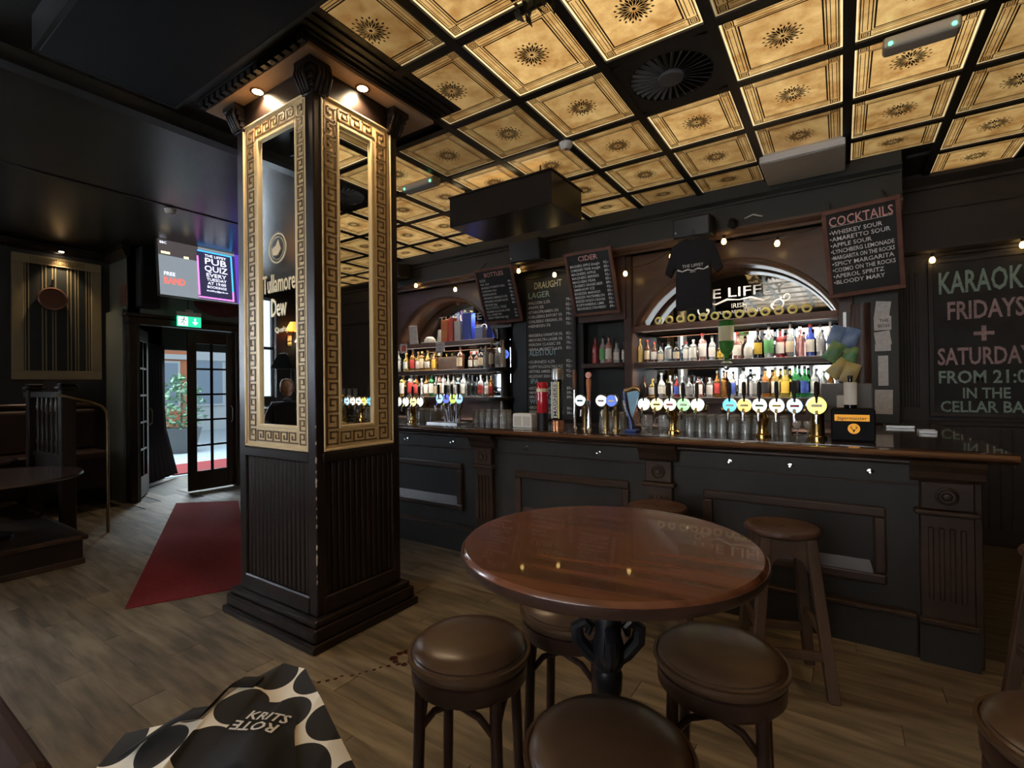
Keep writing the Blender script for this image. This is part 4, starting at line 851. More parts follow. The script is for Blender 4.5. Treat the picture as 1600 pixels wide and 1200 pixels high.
for k in range(30):
    if bd is None: bd = B().add([(0.08, -0.012, 0.0), (0.25, -0.010, 0.0), (0.25, 0.006, 0.014), (0.08, 0.002, 0.014), (0.08, -0.009, 0.0), (0.25, -0.005, 0.0), (0.25, 0.010, 0.014), (0.08, 0.006, 0.014)], [(0, 1, 2, 3), (7, 6, 5, 4), (0, 4, 5, 1), (1, 5, 6, 2), (2, 6, 7, 3), (3, 7, 4, 0)]).build('vane', 'grey', ve); o = bd
    else: o = share(bd, ve)
    o.rotation_euler = (0, 0, 2*PI*k/30)
sd = thing('smoke_detector', 'small white smoke detector under the ceiling grid', 'smoke detector', (-1.83, 3.55, CZ-0.033))
B().lathe([(0.0, -0.05), (0.03, -0.05), (0.045, -0.035), (0.055, -0.012), (0.055, 0), (0, 0)], 18).build('body', 'white', sd); B().lathe([(0, -0.056), (0.010, -0.055), (0.012, -0.05), (0, -0.049)], 10).build('indicator', 'boxred', sd)
sd2 = thing('smoke_detector', 'small pale smoke detector on the plain dark ceiling above the television', 'smoke detector', (-5.95, 2.33, 3.44))
B().lathe([(0.0, -0.05), (0.03, -0.05), (0.045, -0.035), (0.055, -0.012), (0.055, 0), (0, 0)], 18).build('body', 'acgrey', sd2)
def emlamp(loc, w, label, rz=0.0):
    t = thing('emergency_lamp', label, 'emergency lamp', loc, (0, 0, rz))
    box('housing', 'acgrey', -w/2, w/2, -0.055, 0.055, -0.07, 0.0, t, bev=0.02, seg=3)
    for s_ in (-1, 1): B().lathe([(0, -0.004), (0.011, -0.003), (0.011, 0.003), (0, 0.004)], 10, M4=Matrix.Rotation(PI/2, 4, 'X'), c=(s_*w*0.40, -0.055, -0.048)).build('led', 'greenled', t)
emlamp((0.39, 3.56, CZ-0.035), 0.34, 'grey emergency lamp with two green lights on the ceiling at the right')
emlamp((-3.32, 3.42, CZ-0.03), 0.42, 'grey emergency lamp with green lights on the ceiling beside the pillar')
ac = thing('air_unit', 'flat grey air conditioning unit fixed under the ceiling before the beam', 'air conditioner', (-0.26, 5.02, 3.40))
box('casing', 'acgrey', -0.31, 0.31, -0.27, 0.30, 0, 0.09, ac, bev=0.01); box('front_strip', 'white', -0.31, 0.31, -0.285, -0.27, 0.005, 0.06, ac, bev=0.004)
# big black hanging box at the upper left
bx = thing('hanging_box', 'big flat black box hung under the ceiling at the upper left', 'box', (-2.4, 1.05, 3.25))
box('panel', 'navy', -1.0, 1.1, -0.31, 0.31, 0, 0.02, bx, bev=0.004); box('side', 'black', -1.0, 1.1, -0.33, -0.31, 0, 0.18, bx); box('side', 'black', -1.02, -1.0, -0.33, 0.33, 0, 0.18, bx); box('side', 'black', -1.0, 1.1, 0.31, 0.33, 0, 0.18, bx); box('side', 'black', 1.1, 1.12, -0.33, 0.33, 0, 0.18, bx)
for x in (-0.9, 1.0): B().tube([(x, 0, 0.02), (x, 0, 0.248)], 0.01, 6).build('hanger_rod', 'iron', bx)
# leafy garland stub over the tiles at the top edge
ga = thing('leaf_garland', 'dry leafy garland hanging from the ceiling at the top edge', 'garland', (-1.0, 2.02, CZ-0.03))
g = B(); rr = random.Random(11)
for k in range(130):
    u = rr.uniform(-0.35, 0.35); p = Vector((u, rr.gauss(0, 0.05), -abs(rr.gauss(0.05, 0.035)))); d = Vector((rr.uniform(-1, 1), rr.uniform(-1, 1), rr.uniform(-1, 0.2))).normalized(); q = d.orthogonal().normalized()*0.016
    g.add([p, p+d*0.035+q, p+d*0.075, p+d*0.035-q], [(0, 1, 2, 3)])
o = g.build('leaves', mat('dry_leaf', (0.035, 0.03, 0.015), 0.7), ga); o['kind'] = 'stuff'
B().tube([(-0.38, 0, 0.0), (-0.2, 0, -0.05), (0, 0, -0.06), (0.2, 0, -0.05), (0.38, 0, 0.0)], 0.008, 6).build('vine', 'iron', ga)
# ================================================================ ON THE BAR TOP
TZ = 1.135
_em = {}
def lit(col, s=1.6):
    k = (col, s)
    if k not in _em: _em[k] = mat('lit_badge', col, 0.4, emit=s)
    return _em[k]
def badge(parent, x, z, y, col, mark, s=1.6, r=0.047):
    RX = Matrix.Rotation(PI/2, 4, 'X')
    h = B().lathe([(0, -0.012), (r+0.006, -0.012), (r+0.008, 0), (r+0.004, 0.012), (r, 0.013)], 22, M4=RX, c=(x, y, z)).build('badge', 'chrome', parent)
    B().lathe([(0, 0.0135), (r-0.001, 0.0135), (r-0.001, 0.011)], 22, M4=RX, c=(x, y, z)).build('lit_face', lit(col, s), h)
    if mark: B().box(x-r*0.55, x+r*0.55, y-0.0150, y-0.0137, z-r*0.18, z+r*0.15).build('printed_mark', bmat('label', mark), h)
def tap(parent, x, y, z):
    t = B().tube([(x, y-0.02, z), (x, y-0.075, z), (x, y-0.095, z-0.02), (x, y-0.098, z-0.075)], [0.012, 0.012, 0.011, 0.008], 8).build('spout', 'chrome', parent)
    B().lathe([(0.006, 0), (0.008, 0.03), (0.014, 0.06), (0.013, 0.13), (0.006, 0.14), (0, 0.14)], 10, c=(x, y-0.045, z+0.055)).build('handle', 'black', t)
def font(x, xs, cols, label, ped=0.14):
    t = thing('beer_font', label, 'beer tap', (x, 3.80, TZ))
    B().lathe([(0, 0), (0.055, 0), (0.055, 0.012), (0.036, 0.02), (0.028, 0.06), (0.038, 0.10), (0.044, ped-0.015), (0.03, ped), (0.02, ped+0.02), (0.02, ped+0.04), (0, ped+0.04)], 20).build('pedestal', 'brass', t)
    B().tube([(xs[0]-x-0.06, 0, 0.185), (xs[-1]-x+0.06, 0, 0.185)], 0.03, 14).build('cross_pipe', 'darkbrass', t)
    for q, (c_, mk) in zip(xs, cols): badge(t, q-x, 0.215, -0.045, c_, mk); tap(t, q-x, -0.02, 0.185)
wh = (1.0, 0.98, 0.85)
font(-1.07, [-1.28, -1.18, -1.08, -0.98, -0.88], [(wh, None), ((1.0, 0.82, 0.30), (0.3, 0.2, 0.02)), (wh, (0.6, 0.1, 0.1)), ((0.25, 0.75, 0.25), (0.8, 0.8, 0.8)), ((1.0, 0.92, 0.55), None)], 'brass beer font with five lit badges, left of the right-hand pair')
font(-0.46, [-0.66, -0.565, -0.47, -0.365, -0.26], [((0.10, 0.5, 0.85), wh), ((0.95, 0.55, 0.12), (0.8, 0.75, 0.6)), (wh, (0.1, 0.2, 0.1)), (wh, (0.8, 0.6, 0.2)), ((0.35, 0.6, 0.8), (0.7, 0.1, 0.1))], 'brass beer font with five lit badges, the blue one leftmost')
font(-3.84, [-4.0, -3.89, -3.78, -3.68], [(wh, None), (wh, None), ((0.95, 0.85, 0.25), (0.3, 0.25, 0.05)), (wh, None)], 'brass beer font with lit badges next to the pillar')
t = thing('beer_font', 'single brass beer column with a big yellow lit badge beside the black dispenser', 'beer tap', (-0.135, 3.78, TZ))
B().lathe([(0, 0), (0.055, 0), (0.055, 0.015), (0.042, 0.025), (0.038, 0.2), (0.045, 0.22), (0.04, 0.27), (0, 0.30)], 20).build('column', 'brass', t); badge(t, 0, 0.22, -0.06, (0.95, 0.9, 0.15), wh, 1.5, 0.056); tap(t, 0.0, -0.03, 0.18)
t = thing('beer_font', 'chrome cluster font with four blue and green badges', 'beer tap', (-3.29, 3.80, TZ))
for k, x in enumerate((-0.12, -0.03, 0.06, 0.14)):
    B().tube([(x*0.6, 0, 0.0), (x*0.7, 0, 0.12), (x, -0.01, 0.2)], [0.022, 0.02, 0.018], 10).build('column', 'chrome', t)
    badge(t, x, 0.25, -0.04, [(0.45, 0.72, 0.9), (0.12, 0.16, 0.6), (0.55, 0.75, 0.12), (0.35, 0.6, 0.9)][k], wh, 0.9)
    tap(t, x, -0.02, 0.2)
box('drip_tray', 'steel', -0.2, 0.2, -0.16, 0.02, 0, 0.015, t)
for (x, col, mk, lab) in ((-1.83, (0.72, 0.9, 0.88), (0.05, 0.1, 0.2), 'slim aged brass tap column with a pale mint badge'), (-1.64, (0.9, 0.82, 0.88), (0.4, 0.4, 0.4), 'slim aged brass tap column with a white and pink badge'), (-1.55, (0.10, 0.18, 0.62), wh, 'slim aged brass tap column with a dark blue badge')):
    t = thing('tap_column', lab, 'beer tap', (x+0.02, 3.80, TZ)); B().lathe([(0, 0), (0.032, 0), (0.032, 0.01), (0.023, 0.016), (0.023, 0.26), (0.026, 0.27), (0, 0.275)], 16).build('column', 'darkbrass', t)
    badge(t, -0.02, 0.24, -0.04, col, mk, 0.7)
    B().tube([(0, -0.02, 0.17), (0, -0.07, 0.16), (0, -0.08, 0.11)], 0.009, 8).build('spout', 'chrome', t)
t = thing('hand_pump', 'tall ale pump with an orange wooden handle and a round pink cap', 'beer tap', (-1.745, 3.74, TZ))
B().lathe([(0, 0), (0.024, 0), (0.018, 0.02), (0.014, 0.2), (0.018, 0.24), (0, 0.24)], 14).build('stem', 'chrome', t); B().lathe([(0, 0.235), (0.012, 0.24), (0.022, 0.38), (0.02, 0.42), (0, 0.425)], 14).build('handle', mat('orange_handle', (0.55, 0.22, 0.10), 0.4), t)
B().lathe([(0, -0.01), (0.026, -0.008), (0.026, 0.008), (0, 0.01)], 16, M4=Matrix.Rotation(PI/2, 4, 'X'), c=(0, 0, 0.452)).build('cap', 'chalkpink', t)
# harp shaped stout font
t = thing('harp_font', 'harp-shaped silver and blue stout font standing on the bar', 'beer tap', (-1.37, 3.72, TZ))
B().tube([(0, 0, 0), (-0.005, 0, 0.08), (-0.05, 0, 0.2), (-0.06, 0, 0.3), (-0.055, 0, 0.33)], [0.03, 0.024, 0.020, 0.018, 0.016], 10).build('front_post', mat('deep_blue', (0.03, 0.05, 0.16), 0.25, metal=0.3), t)
B().tube([(-0.055, 0, 0.32), (-0.02, 0, 0.325), (0.02, 0, 0.345), (0.06, 0, 0.335), (0.07, 0, 0.31)], [0.02, 0.018, 0.016, 0.018, 0.012], 10).build('neck', 'darkbrass', t)
B().prism([(0.0, 0.09), (0.068, 0.31), (0.05, 0.32), (-0.035, 0.31)], -0.008, 0.008).build('soundboard', mat('pale_blue_enamel', (0.25, 0.5, 0.72), 0.3), t)
for s_ in (-1, 1): B().tube([(-0.002+s_*0.020, -0.020, 0.03), (-0.006+s_*0.018, -0.018, 0.085), (-0.05+s_*0.016, -0.016, 0.2), (-0.06+s_*0.014, -0.014, 0.31)], 0.006, 6).build('edge_strip', 'chrome', t)
B().text('GUINNESS', 0, 0, 0.014, 'l', 0.015, w=0.125, fn=lambda u, v: (-0.028-0.22*u-v+0.004, -0.0225, 0.12+u)).build('lettering', 'chalk', t)
box('base', mat('blue_base', (0.05, 0.09, 0.3), 0.3), -0.045, 0.05, -0.05, 0.05, 0, 0.02, t, bev=0.006)
# napkin caddy, red cylinder, branded column
t = thing('napkin_caddy', 'white two-slot napkin caddy on the bar top', 'caddy', (-2.35, 3.70, TZ))
B().prism([(-0.10, 0), (0.10, 0), (0.10, 0.115), (0.092, 0.125), (-0.092, 0.125), (-0.10, 0.115)], -0.05, 0.05).build('body', 'white', t, bev=0.006)
for s_ in (-1, 1): box('slot', 'acgrey', s_*0.047-0.037, s_*0.047+0.037, -0.053, -0.05, 0.015, 0.10, t, bev=0.004)
t = thing('red_dispenser', 'glossy red cylindrical dispenser on a black stand', 'dispenser', (-2.19, 3.74, TZ))
B().lathe([(0, 0.13), (0.05, 0.13), (0.052, 0.14), (0.052, 0.38), (0.045, 0.40), (0, 0.405)], 20).build('drum', mat('gloss_red', (0.5, 0.015, 0.03), 0.15, coat=0.5), t)
B().lathe([(0, 0), (0.05, 0), (0.048, 0.13), (0, 0.13)], 20).build('stand', 'black', t); B().lathe([(0.0535, 0.315), (0.0535, 0.345)], 20).build('label', bmat('label', LAB['c']), t)
t = thing('red_tap_handle', 'slim red tap handle between the red dispenser and the tall cider column', 'beer tap', (-2.085, 3.80, TZ))
B().lathe([(0, 0), (0.022, 0), (0.012, 0.02), (0.012, 0.3), (0, 0.3)], 12).build('stem', 'chrome', t); B().lathe([(0, 0.3), (0.012, 0.3), (0.018, 0.42), (0.014, 0.46), (0, 0.465)], 12).build('handle', 'boxred', t)
t = thing('cider_column', 'tall clear cider column lettered vertically with a steel top and copper foot', 'beer tap', (-2.015, 3.70, TZ))
B().lathe([(0, 0), (0.052, 0), (0.052, 0.07), (0.045, 0.075), (0, 0.075)], 20).build('foot', mat('copper', (0.55, 0.24, 0.12), 0.3, metal=0.8), t)
B().lathe([(0, 0.075), (0.042, 0.075), (0.042, 0.42), (0, 0.42)], 20).build('tube', mat('black_glass', (0.02, 0.02, 0.02), 0.08), t)
B().lathe([(0, 0.42), (0.05, 0.42), (0.05, 0.50), (0.044, 0.515), (0, 0.515)], 20).build('top', 'steel', t)
for s_, m in ((-0.034, 'white'), (0.03, 'ringy')): box('stripe', m, s_-0.006, s_+0.006, -0.045, -0.041, 0.09, 0.40, t)
box('plate', 'white', -0.022, 0.018, -0.0455, -0.043, 0.095, 0.40, t)
B().text('MAGNERS', 0, 0, 0.030, 'l', 0.012, w=0.27, fn=lambda u, v: (0.014-v, -0.0465, 0.11+u)).build('lettering', 'ink', t)
t = thing('wooden_tap_handle', 'slim wooden tap handle behind the tall cider column', 'beer tap', (-1.925, 3.84, TZ))
B().lathe([(0, 0), (0.022, 0), (0.012, 0.02), (0.012, 0.33), (0, 0.33)], 12).build('stem', 'chrome', t); B().lathe([(0, 0.33), (0.013, 0.33), (0.019, 0.45), (0.015, 0.5), (0, 0.505)], 12).build('handle', 'shelf', t)
# glasses
gprof = [(0, 0.012), (0.026, 0.012), (0.029, 0.0), (0.031, 0.004), (0.038, 0.135), (0.0355, 0.135), (0.029, 0.02), (0, 0.018)]
gl0 = None
def glassrow(xs, ys, where, group, up=False, sc=1.0):
    global gl0
    k = 0
    for y in ys:
        for x in xs:
            lb = 'upturned glass, %s from left in the %s row %s' % (ORD[xs.index(x)], 'front' if y == ys[0] else 'rear', where)
            if gl0 is None: gl0 = B().lathe(gprof, 14).build('drinking_glass', 'glass'); o = gl0
            else: o = gl0.copy(); C.objects.link(o)
            o.location = (x, y, TZ+0.1352*sc); o.rotation_euler = (PI, 0, 0); o.scale = (sc, sc, sc); tag(o, lb, 'glass', group); k += 1
glassrow([-1.06+0.078*k for k in range(6)], (3.93, 4.02), 'behind the left five-badge font', 'upturned glasses in the long row')
glassrow([-0.59, -0.51], (3.95, 4.03), 'just left of the blue-badge pedestal', 'upturned glasses in the group of four')
glassrow([-0.415, -0.337], (3.95, 4.03), 'right of the blue-badge pedestal', 'upturned glasses right of the pedestal')
glassrow([-4.02+0.085*k for k in range(5)], (3.93, 4.02), 'behind the font next to the pillar', 'upturned glasses by the pillar')
glassrow([-3.10+0.085*k for k in range(5)], (3.95, 4.04), 'left of the napkin caddy', 'upturned glasses left of the caddy')
glassrow([-1.72, -1.64, -1.56], (3.97, 4.05), 'behind the slim tap columns', 'upturned glasses behind the slim taps', sc=1.02)
gb = None
for k, x in enumerate((-0.265, -0.20, -0.135)):
    if gb is None: gb = B().lathe([(0, 0), (0.026, 0), (0.024, 0.004), (0.005, 0.008), (0.005, 0.035), (0.02, 0.05), (0.03, 0.075), (0.026, 0.10), (0.024, 0.10), (0.027, 0.075), (0.016, 0.052), (0, 0.045)], 14).build('goblet', 'glass'); o = gb
    else: o = gb.copy(); C.objects.link(o)
    o.location = (x, 4.0, TZ); tag(o, 'small stemmed goblet on the bar, %s of three left of the yellow badge' % ORD[k], 'glass', 'small goblets')
mg = None
for k, x in enumerate((-1.335, -1.19)):
    lb = 'dimpled glass beer mug behind the harp font, %s one' % ('left', 'right')[k]
    if mg is None:
        mg = thing('beer_mug', lb, 'glass', (x, 3.97, TZ), group='beer mugs'); B().lathe([(0, 0.012), (0.04, 0), (0.048, 0.03), (0.05, 0.07), (0.046, 0.12), (0.043, 0.12), (0.046, 0.07), (0.043, 0.03), (0, 0.02)], 14).build('body', 'glass', mg)
        B().tube([(-0.045, 0, 0.10), (-0.075, 0, 0.095), (-0.08, 0, 0.05), (-0.047, 0, 0.03)], 0.007, 6).build('handle', 'glass', mg)
    else: dup(mg, (x, 3.97, TZ), label=lb)
# black chilled-shot dispenser, till monitor, bottle
t = thing('shot_dispenser', 'black chilled shot dispenser with an orange name plate and round stag emblem', 'dispenser', (0.055, 3.78, TZ))
box('body', 'navy', -0.115, 0.115, -0.06, 0.14, 0, 0.20, t, bev=0.008); og = mat('orange_plate', (0.85, 0.38, 0.03), 0.4, emit=0.35)
box('name_plate', og, -0.095, 0.085, -0.0635, -0.06, 0.125, 0.165, t); B().text('Jägermeister', -0.005, 0.134, 0.02, 'c', 0.008, y=-0.0645, w=0.155).build('lettering', 'ink', t)
e = B().lathe([(0, 0.002), (0.032, 0.002), (0.032, 0.0)], 22, M4=Matrix.Rotation(PI/2, 4, 'X'), c=(0.005, -0.06, 0.078)).build('emblem', og, t)
b = B()
for s_ in (-1, 1): b.tube([(0.005+s_*0.004, -0.0635, 0.068), (0.005+s_*0.013, -0.0635, 0.082), (0.005+s_*0.012, -0.0635, 0.096)], 0.0022, 4); b.tube([(0.005+s_*0.010, -0.0635, 0.078), (0.005+s_*0.020, -0.0635, 0.088)], 0.002, 4)
b.tube([(0.005, -0.0635, 0.072), (0.005, -0.0635, 0.056)], [0.006, 0.003], 5); b.build('stag_mark', 'ink', e)
t = thing('till_monitor', 'grey till screen seen from behind the black dispenser', 'monitor', (0.02, 4.0, TZ))
box('foot', 'grey', -0.08, 0.08, -0.05, 0.10, 0, 0.02, t, bev=0.006); box('neck', 'grey', -0.03, 0.03, 0.03, 0.07, 0.02, 0.22, t); box('screen', 'grey', -0.14, 0.15, 0.0, 0.035, 0.10, 0.36, t, bev=0.008); box('back_plate', 'acgrey', -0.05, 0.06, -0.006, 0.0, 0.16, 0.28, t, bev=0.004)
t = thing('bottle', 'black bottle with a white label standing on the black shot dispenser', 'bottle', (0.045, 3.80, TZ+0.2)); t.scale = (0.035, 0.035, 0.21)
for nm, me, m in (('glass', umesh('bottle_tall', PROF['tall'], 14), bmat(*COL['black'])), ('label', labelmesh('label_big', 0.12, 0.80, 1.1, False), bmat('label', LAB['w'])), ('cap', umesh('cap', [(0.3, 0.91)], 10), bmat('cap', CAP['k']))):
    o = bpy.data.objects.new(nm, me); C.objects.link(o); o.parent = t; o.material_slots[0].link = 'OBJECT'; o.material_slots[0].material = m
# snack bags on a hanging strip, notes on the post
M['bagblue'] = mat('crisp_bag_blue', (0.10, 0.20, 0.45), 0.35, col2=(0.25, 0.35, 0.55), nscale=9); M['baggreen'] = mat('crisp_bag_green', (0.30, 0.40, 0.16), 0.35, col2=(0.06, 0.22, 0.10), nscale=9); M['bagyellow'] = mat('crisp_bag_yellow', (0.60, 0.48, 0.16), 0.35, col2=(0.45, 0.38, 0.2), nscale=9)
tag(box('hanging_strip', 'steel', -0.012, 0.012, -0.004, 0.004, -0.45, 0.12), 'narrow metal strip holding the snack bags', 'strip').location = (0.03, 5.393, 2.02)
cb = None
for k, (x, z, rz, m, d) in enumerate(((-0.04, 1.90, 0.35, 'bagblue', 'left blue'), (0.06, 1.87, 0.35, 'bagblue', 'right blue'), (-0.06, 1.76, 0.55, 'baggreen', 'left green'), (0.06, 1.73, 0.4, 'baggreen', 'right green'), (-0.03, 1.62, 0.8, 'bagyellow', 'left yellow'), (0.05, 1.58, 0.35, 'bagyellow', 'right yellow'))):
    vs = []; n, q = 8, 10
    for sd_ in (-1, 1):
        for i in range(n+1):
            for j in range(q+1):
                u, v = i/n-0.5, j/q-0.5; puff = 0.03*max(0, math.cos(u*PI))**0.6*max(0, math.cos(v*PI))**0.5
                vs.append((u*0.118, sd_*puff+0.004*math.sin(9*u+7*v+k), v*0.18))
    fs = []; o_ = (n+1)*(q+1)
    for i in range(n):
        for j in range(q):
            a = i*(q+1)+j; f = (a, a+1, a+q+2, a+q+1); fs += [f, tuple(o_+z_ for z_ in f[::-1])]
    o = B().add(vs, fs, True).build('snack_bag', m, loc=(x*1.07+0.01, 5.335-0.03*(k % 3)-0.008*k, 1.5+(z-1.5)*1.07), rot=(0, rz, 0)); tag(o, d+' snack bag on the hanging strip right of the bay', 'snack bag', 'hanging snack bags')
for k, (z, w, h, ry, d, ln) in enumerate(((2.12, 0.105, 0.16, 0.12, 'topmost tilted lilac', None), (2.01, 0.12, 0.12, 0.0, 'handwritten', ['THE', 'BOSS']), (1.88, 0.11, 0.12, -0.12, 'crooked blank', None), (1.80, 0.11, 0.06, 0.0, 'narrow', None), (1.60, 0.07, 0.26, 0.0, 'long', None), (1.33, 0.125, 0.21, 0.02, 'large lowest', None))):
    t = thing('pinned_note', d+' paper note pinned on the post right of the bar', 'note', (0.30, 5.312-0.002*(k % 2), z), (0, ry, 0)); box('sheet', 'paper', -w/2, w/2, -0.001, 0.001, -h/2, h/2, t)
    if ln:
        b = B()
        for q, s_ in enumerate(ln): b.text(s_, 0.01, 0.01-0.045*q, 0.026, 'c', 0.01, y=-0.002)
        b.build('lettering', 'ink', t)
# trays lying on the return of the bar
for k, (x, y, w, d) in enumerate(((0.30, 5.55, 0.20, 0.28), (0.38, 5.05, 0.18, 0.25), (0.50, 4.55, 0.09, 0.14))):
    t = thing('bar_tray', ['black tray at the far end of the bar return', 'black tray in the middle of the bar return', 'small steel dish on the bar return'][k], 'tray', (x, y, TZ)); m = 'black' if k < 2 else 'steel'
    box('base', m, -w/2, w/2, -d/2, d/2, 0, 0.006, t); box('rim', 'steel', -w/2, w/2, -d/2-0.004, -d/2, 0, 0.022, t, bev=0.003); box('rim', m, -w/2, w/2, d/2, d/2+0.004, 0, 0.022, t); box('rim', m, -w/2-0.004, -w/2, -d/2, d/2, 0, 0.022, t); box('rim', m, w/2, w/2+0.004, -d/2, d/2, 0, 0.022, t)
t = thing('neon_clock', 'small round blue-lit sign beside the draught board', 'sign', (-3.72, 5.40, 1.93)); badge(t, 0, 0, 0, (0.1, 0.2, 0.8), wh, 0.8, 0.06); B().tube([(0, 0.012, 0), (0, 0.07, 0)], 0.012, 6).build('arm', 'black', t)
# ================================================================ TABLE AND STOOLS
t = thing('round_bar_table', 'tall round polished mahogany table on a black cast-iron pedestal', 'table', (-0.535, 1.25, 0))
B().lathe([(0, 1.042), (0.372, 1.042), (0.386, 1.047), (0.393, 1.060), (0.391, 1.072), (0.383, 1.08), (0, 1.0805)], 72).build('tabletop', 'tabletop', t, rot=(0, 0, 0.12)); B().lathe([(0.374, 1.040), (0.388, 1.044), (0.396, 1.058), (0.3945, 1.069), (0.386, 1.069), (0.374, 1.040)], 72).build('rim', 'bentwood', t)
B().lathe([(0, 0.0), (0.05, 0.0), (0.05, 0.08), (0.034, 0.12), (0.030, 0.2), (0.038, 0.22), (0.030, 0.25), (0.030, 0.66), (0.036, 0.68), (0.038, 0.72), (0.033, 0.735), (0.044, 0.755), (0.042, 0.80), (0.034, 0.83), (0.038, 0.88), (0.03, 0.90), (0.032, 1.035), (0, 1.035)], 24).build('column', 'iron', t)
for k in range(6): B().tube([(0.031*math.cos(k*PI/3), 0.031*math.sin(k*PI/3), 0.26), (0.031*math.cos(k*PI/3), 0.031*math.sin(k*PI/3), 0.65)], 0.006, 6).build('column_rib', 'iron', t)
for k in range(4):
    a = k*PI/2+0.5; c_, s_ = math.cos(a), math.sin(a)
    def rp(r, z): return (r*c_, r*s_, z)
    sc = B().tube([rp(0.02, 0.75), rp(0.05, 0.775), rp(0.08, 0.81), rp(0.084, 0.845), rp(0.062, 0.862), rp(0.046, 0.847), rp(0.054, 0.825)], [0.017, 0.020, 0.020, 0.018, 0.016, 0.013, 0.008], 8)
    sc.tube([rp(0.03, 0.93), rp(0.05, 0.985), rp(0.09, 1.01), rp(0.16, 1.03)], [0.012, 0.013, 0.012, 0.010], 8); sc.build('scroll_arm', 'iron', t)
    B().tube([rp(0.03, 0.10), rp(0.12, 0.12), rp(0.19, 0.06), rp(0.24, 0.02), rp(0.26, 0.018)], [0.03, 0.028, 0.024, 0.02, 0.018], 8).build('foot', 'iron', t)
box('spider_plate', 'iron', -0.16, 0.16, -0.16, 0.16, 1.03, 1.0415, t)
def leather_stool(loc, rz, label):
    t = thing('leather_stool', label, 'stool', loc, (0, 0, rz), 'brown leather bar stools'); R = 0.174; t.scale = (1, 1, 1.018)
    B().lathe([(0, 0.69), (R-0.012, 0.69), (R-0.002, 0.70), (R, 0.712), (R-0.006, 0.722), (R-0.012, 0.727), (R-0.010, 0.733), (R-0.022, 0.746), (R-0.06, 0.757), (R-0.11, 0.762), (0, 0.764)], 48).build('seat_cushion', 'leather', t)
    B().lathe([(R-0.004, 0.716), (R+0.005, 0.716), (R+0.005, 0.724), (R-0.004, 0.724), (R-0.004, 0.716)], 48).build('piping', 'leather', t)
    B().lathe([(0, 0.640), (R-0.014, 0.640), (R-0.006, 0.650), (R-0.004, 0.688), (R-0.012, 0.692), (0, 0.692)], 48).build('seat_ring', 'bentwood', t)
    for k in range(4):
        a = k*PI/2+PI/4; c_, s_ = math.cos(a), math.sin(a); p = lambda r, z: (r*c_, r*s_, z)
        B().tube([p(0.152, 0.67), p(0.165, 0.35), p(0.182, 0.0)], [0.0165, 0.0165, 0.0145], 10).build('leg', 'bentwood', t)
        a2 = a+PI/2; q = lambda r, z: (r*math.cos(a2), r*math.sin(a2), z); am = a+PI/4; w = lambda r, z: (r*math.cos(am), r*math.sin(am), z)
        B().tube([p(0.150, 0.545), (0.6*p(0.150, 0)[0]+0.4*w(0.125, 0)[0], 0.6*p(0.15, 0)[1]+0.4*w(0.125, 0)[1], 0.60), w(0.118, 0.630), (0.6*q(0.150, 0)[0]+0.4*w(0.125, 0)[0], 0.6*q(0.15, 0)[1]+0.4*w(0.125, 0)[1], 0.60), q(0.150, 0.545)], 0.0095, 8).build('curved_brace', 'bentwood', t)
    B().tube([(0.152*math.cos(k*PI/18), 0.152*math.sin(k*PI/18), 0.24) for k in range(36)], 0.0105, 8, True).build('foot_ring', 'bentwood', t)
    return t
leather_stool((-0.92, 1.13, 0), 0.35, 'round brown leather bar stool left of the table')
leather_stool((-0.295, 1.47, 0), 0.1, 'round brown leather bar stool right of the table')
leather_stool((-0.415, 0.965, 0), 0.6, 'round brown leather bar stool in front of the table, cut by the bottom edge')
leather_stool((-0.785, 1.52, 0), 0.2, 'round brown leather bar stool behind the table')
leather_stool((0.42, 1.52, 0), 0.3, 'round brown leather bar stool at the right edge of the picture')
def wood_stool(loc, rz, label):
    t = thing('wooden_stool', label, 'stool', loc, (0, 0, rz), 'worn wooden bar stools')
    B().lathe([(0, 0.742), (0.16, 0.742), (0.172, 0.752), (0.174, 0.765), (0.168, 0.776), (0.125, 0.778), (0.115, 0.773), (0, 0.772)], 36).build('seat', 'stoolseat', t)
    B().prism([(-0.022, 0), (0, -0.010), (0.022, 0), (0, 0.010)], 0.7725, 0.7735, 'xy').build('hand_slot', 'ink', t)
    for sx in (-1, 1):
        for sy in (-1, 1):
            b = B(); a0, a1 = 0.10, 0.17; h = 0.024; vs = []
            for z, r in ((0, a1), (0.742, a0)):
                for (i, j) in ((-h, -h), (h, -h), (h, h), (-h, h)): vs.append((sx*r+i, sy*r+j, z))
            b.add(vs, [(3, 2, 1, 0), (4, 5, 6, 7), (0, 1, 5, 4), (1, 2, 6, 5), (2, 3, 7, 6), (3, 0, 4, 7)]); b.build('leg', 'stoolwood', t, bev=0.004)
    ap = [(-0.10, 0.742), (-0.115, 0.58), (-0.085, 0.585)]+[(0.075*math.cos(PI-k*PI/10), 0.60+0.055*math.sin(k*PI/10)) for k in range(11)]+[(0.085, 0.585), (0.115, 0.58), (0.10, 0.742)]
    for k in range(4):
        m4 = Matrix.Rotation(k*PI/2, 4, 'Z'); b = B().prism(ap, -0.122, -0.104); b.v = [tuple(m4 @ Vector(v)) for v in b.v]; b.build('apron', 'stoolwood', t)
    for k, z in ((0, 0.20), (2, 0.20), (1, 0.30), (3, 0.30)):
        r = 0.17-0.07*z/0.742; m4 = Matrix.Rotation(k*PI/2, 4, 'Z'); b = B().box(-r, r, -r-0.012, -r+0.012, z-0.022, z+0.022); b.v = [tuple(m4 @ Vector(v)) for v in b.v]; b.build('stretcher', 'stoolwood', t, bev=0.004)
wood_stool((-0.265, 2.85, 0), 0.35, 'worn round-seated wooden bar stool with an arched apron, before the right bar panel')
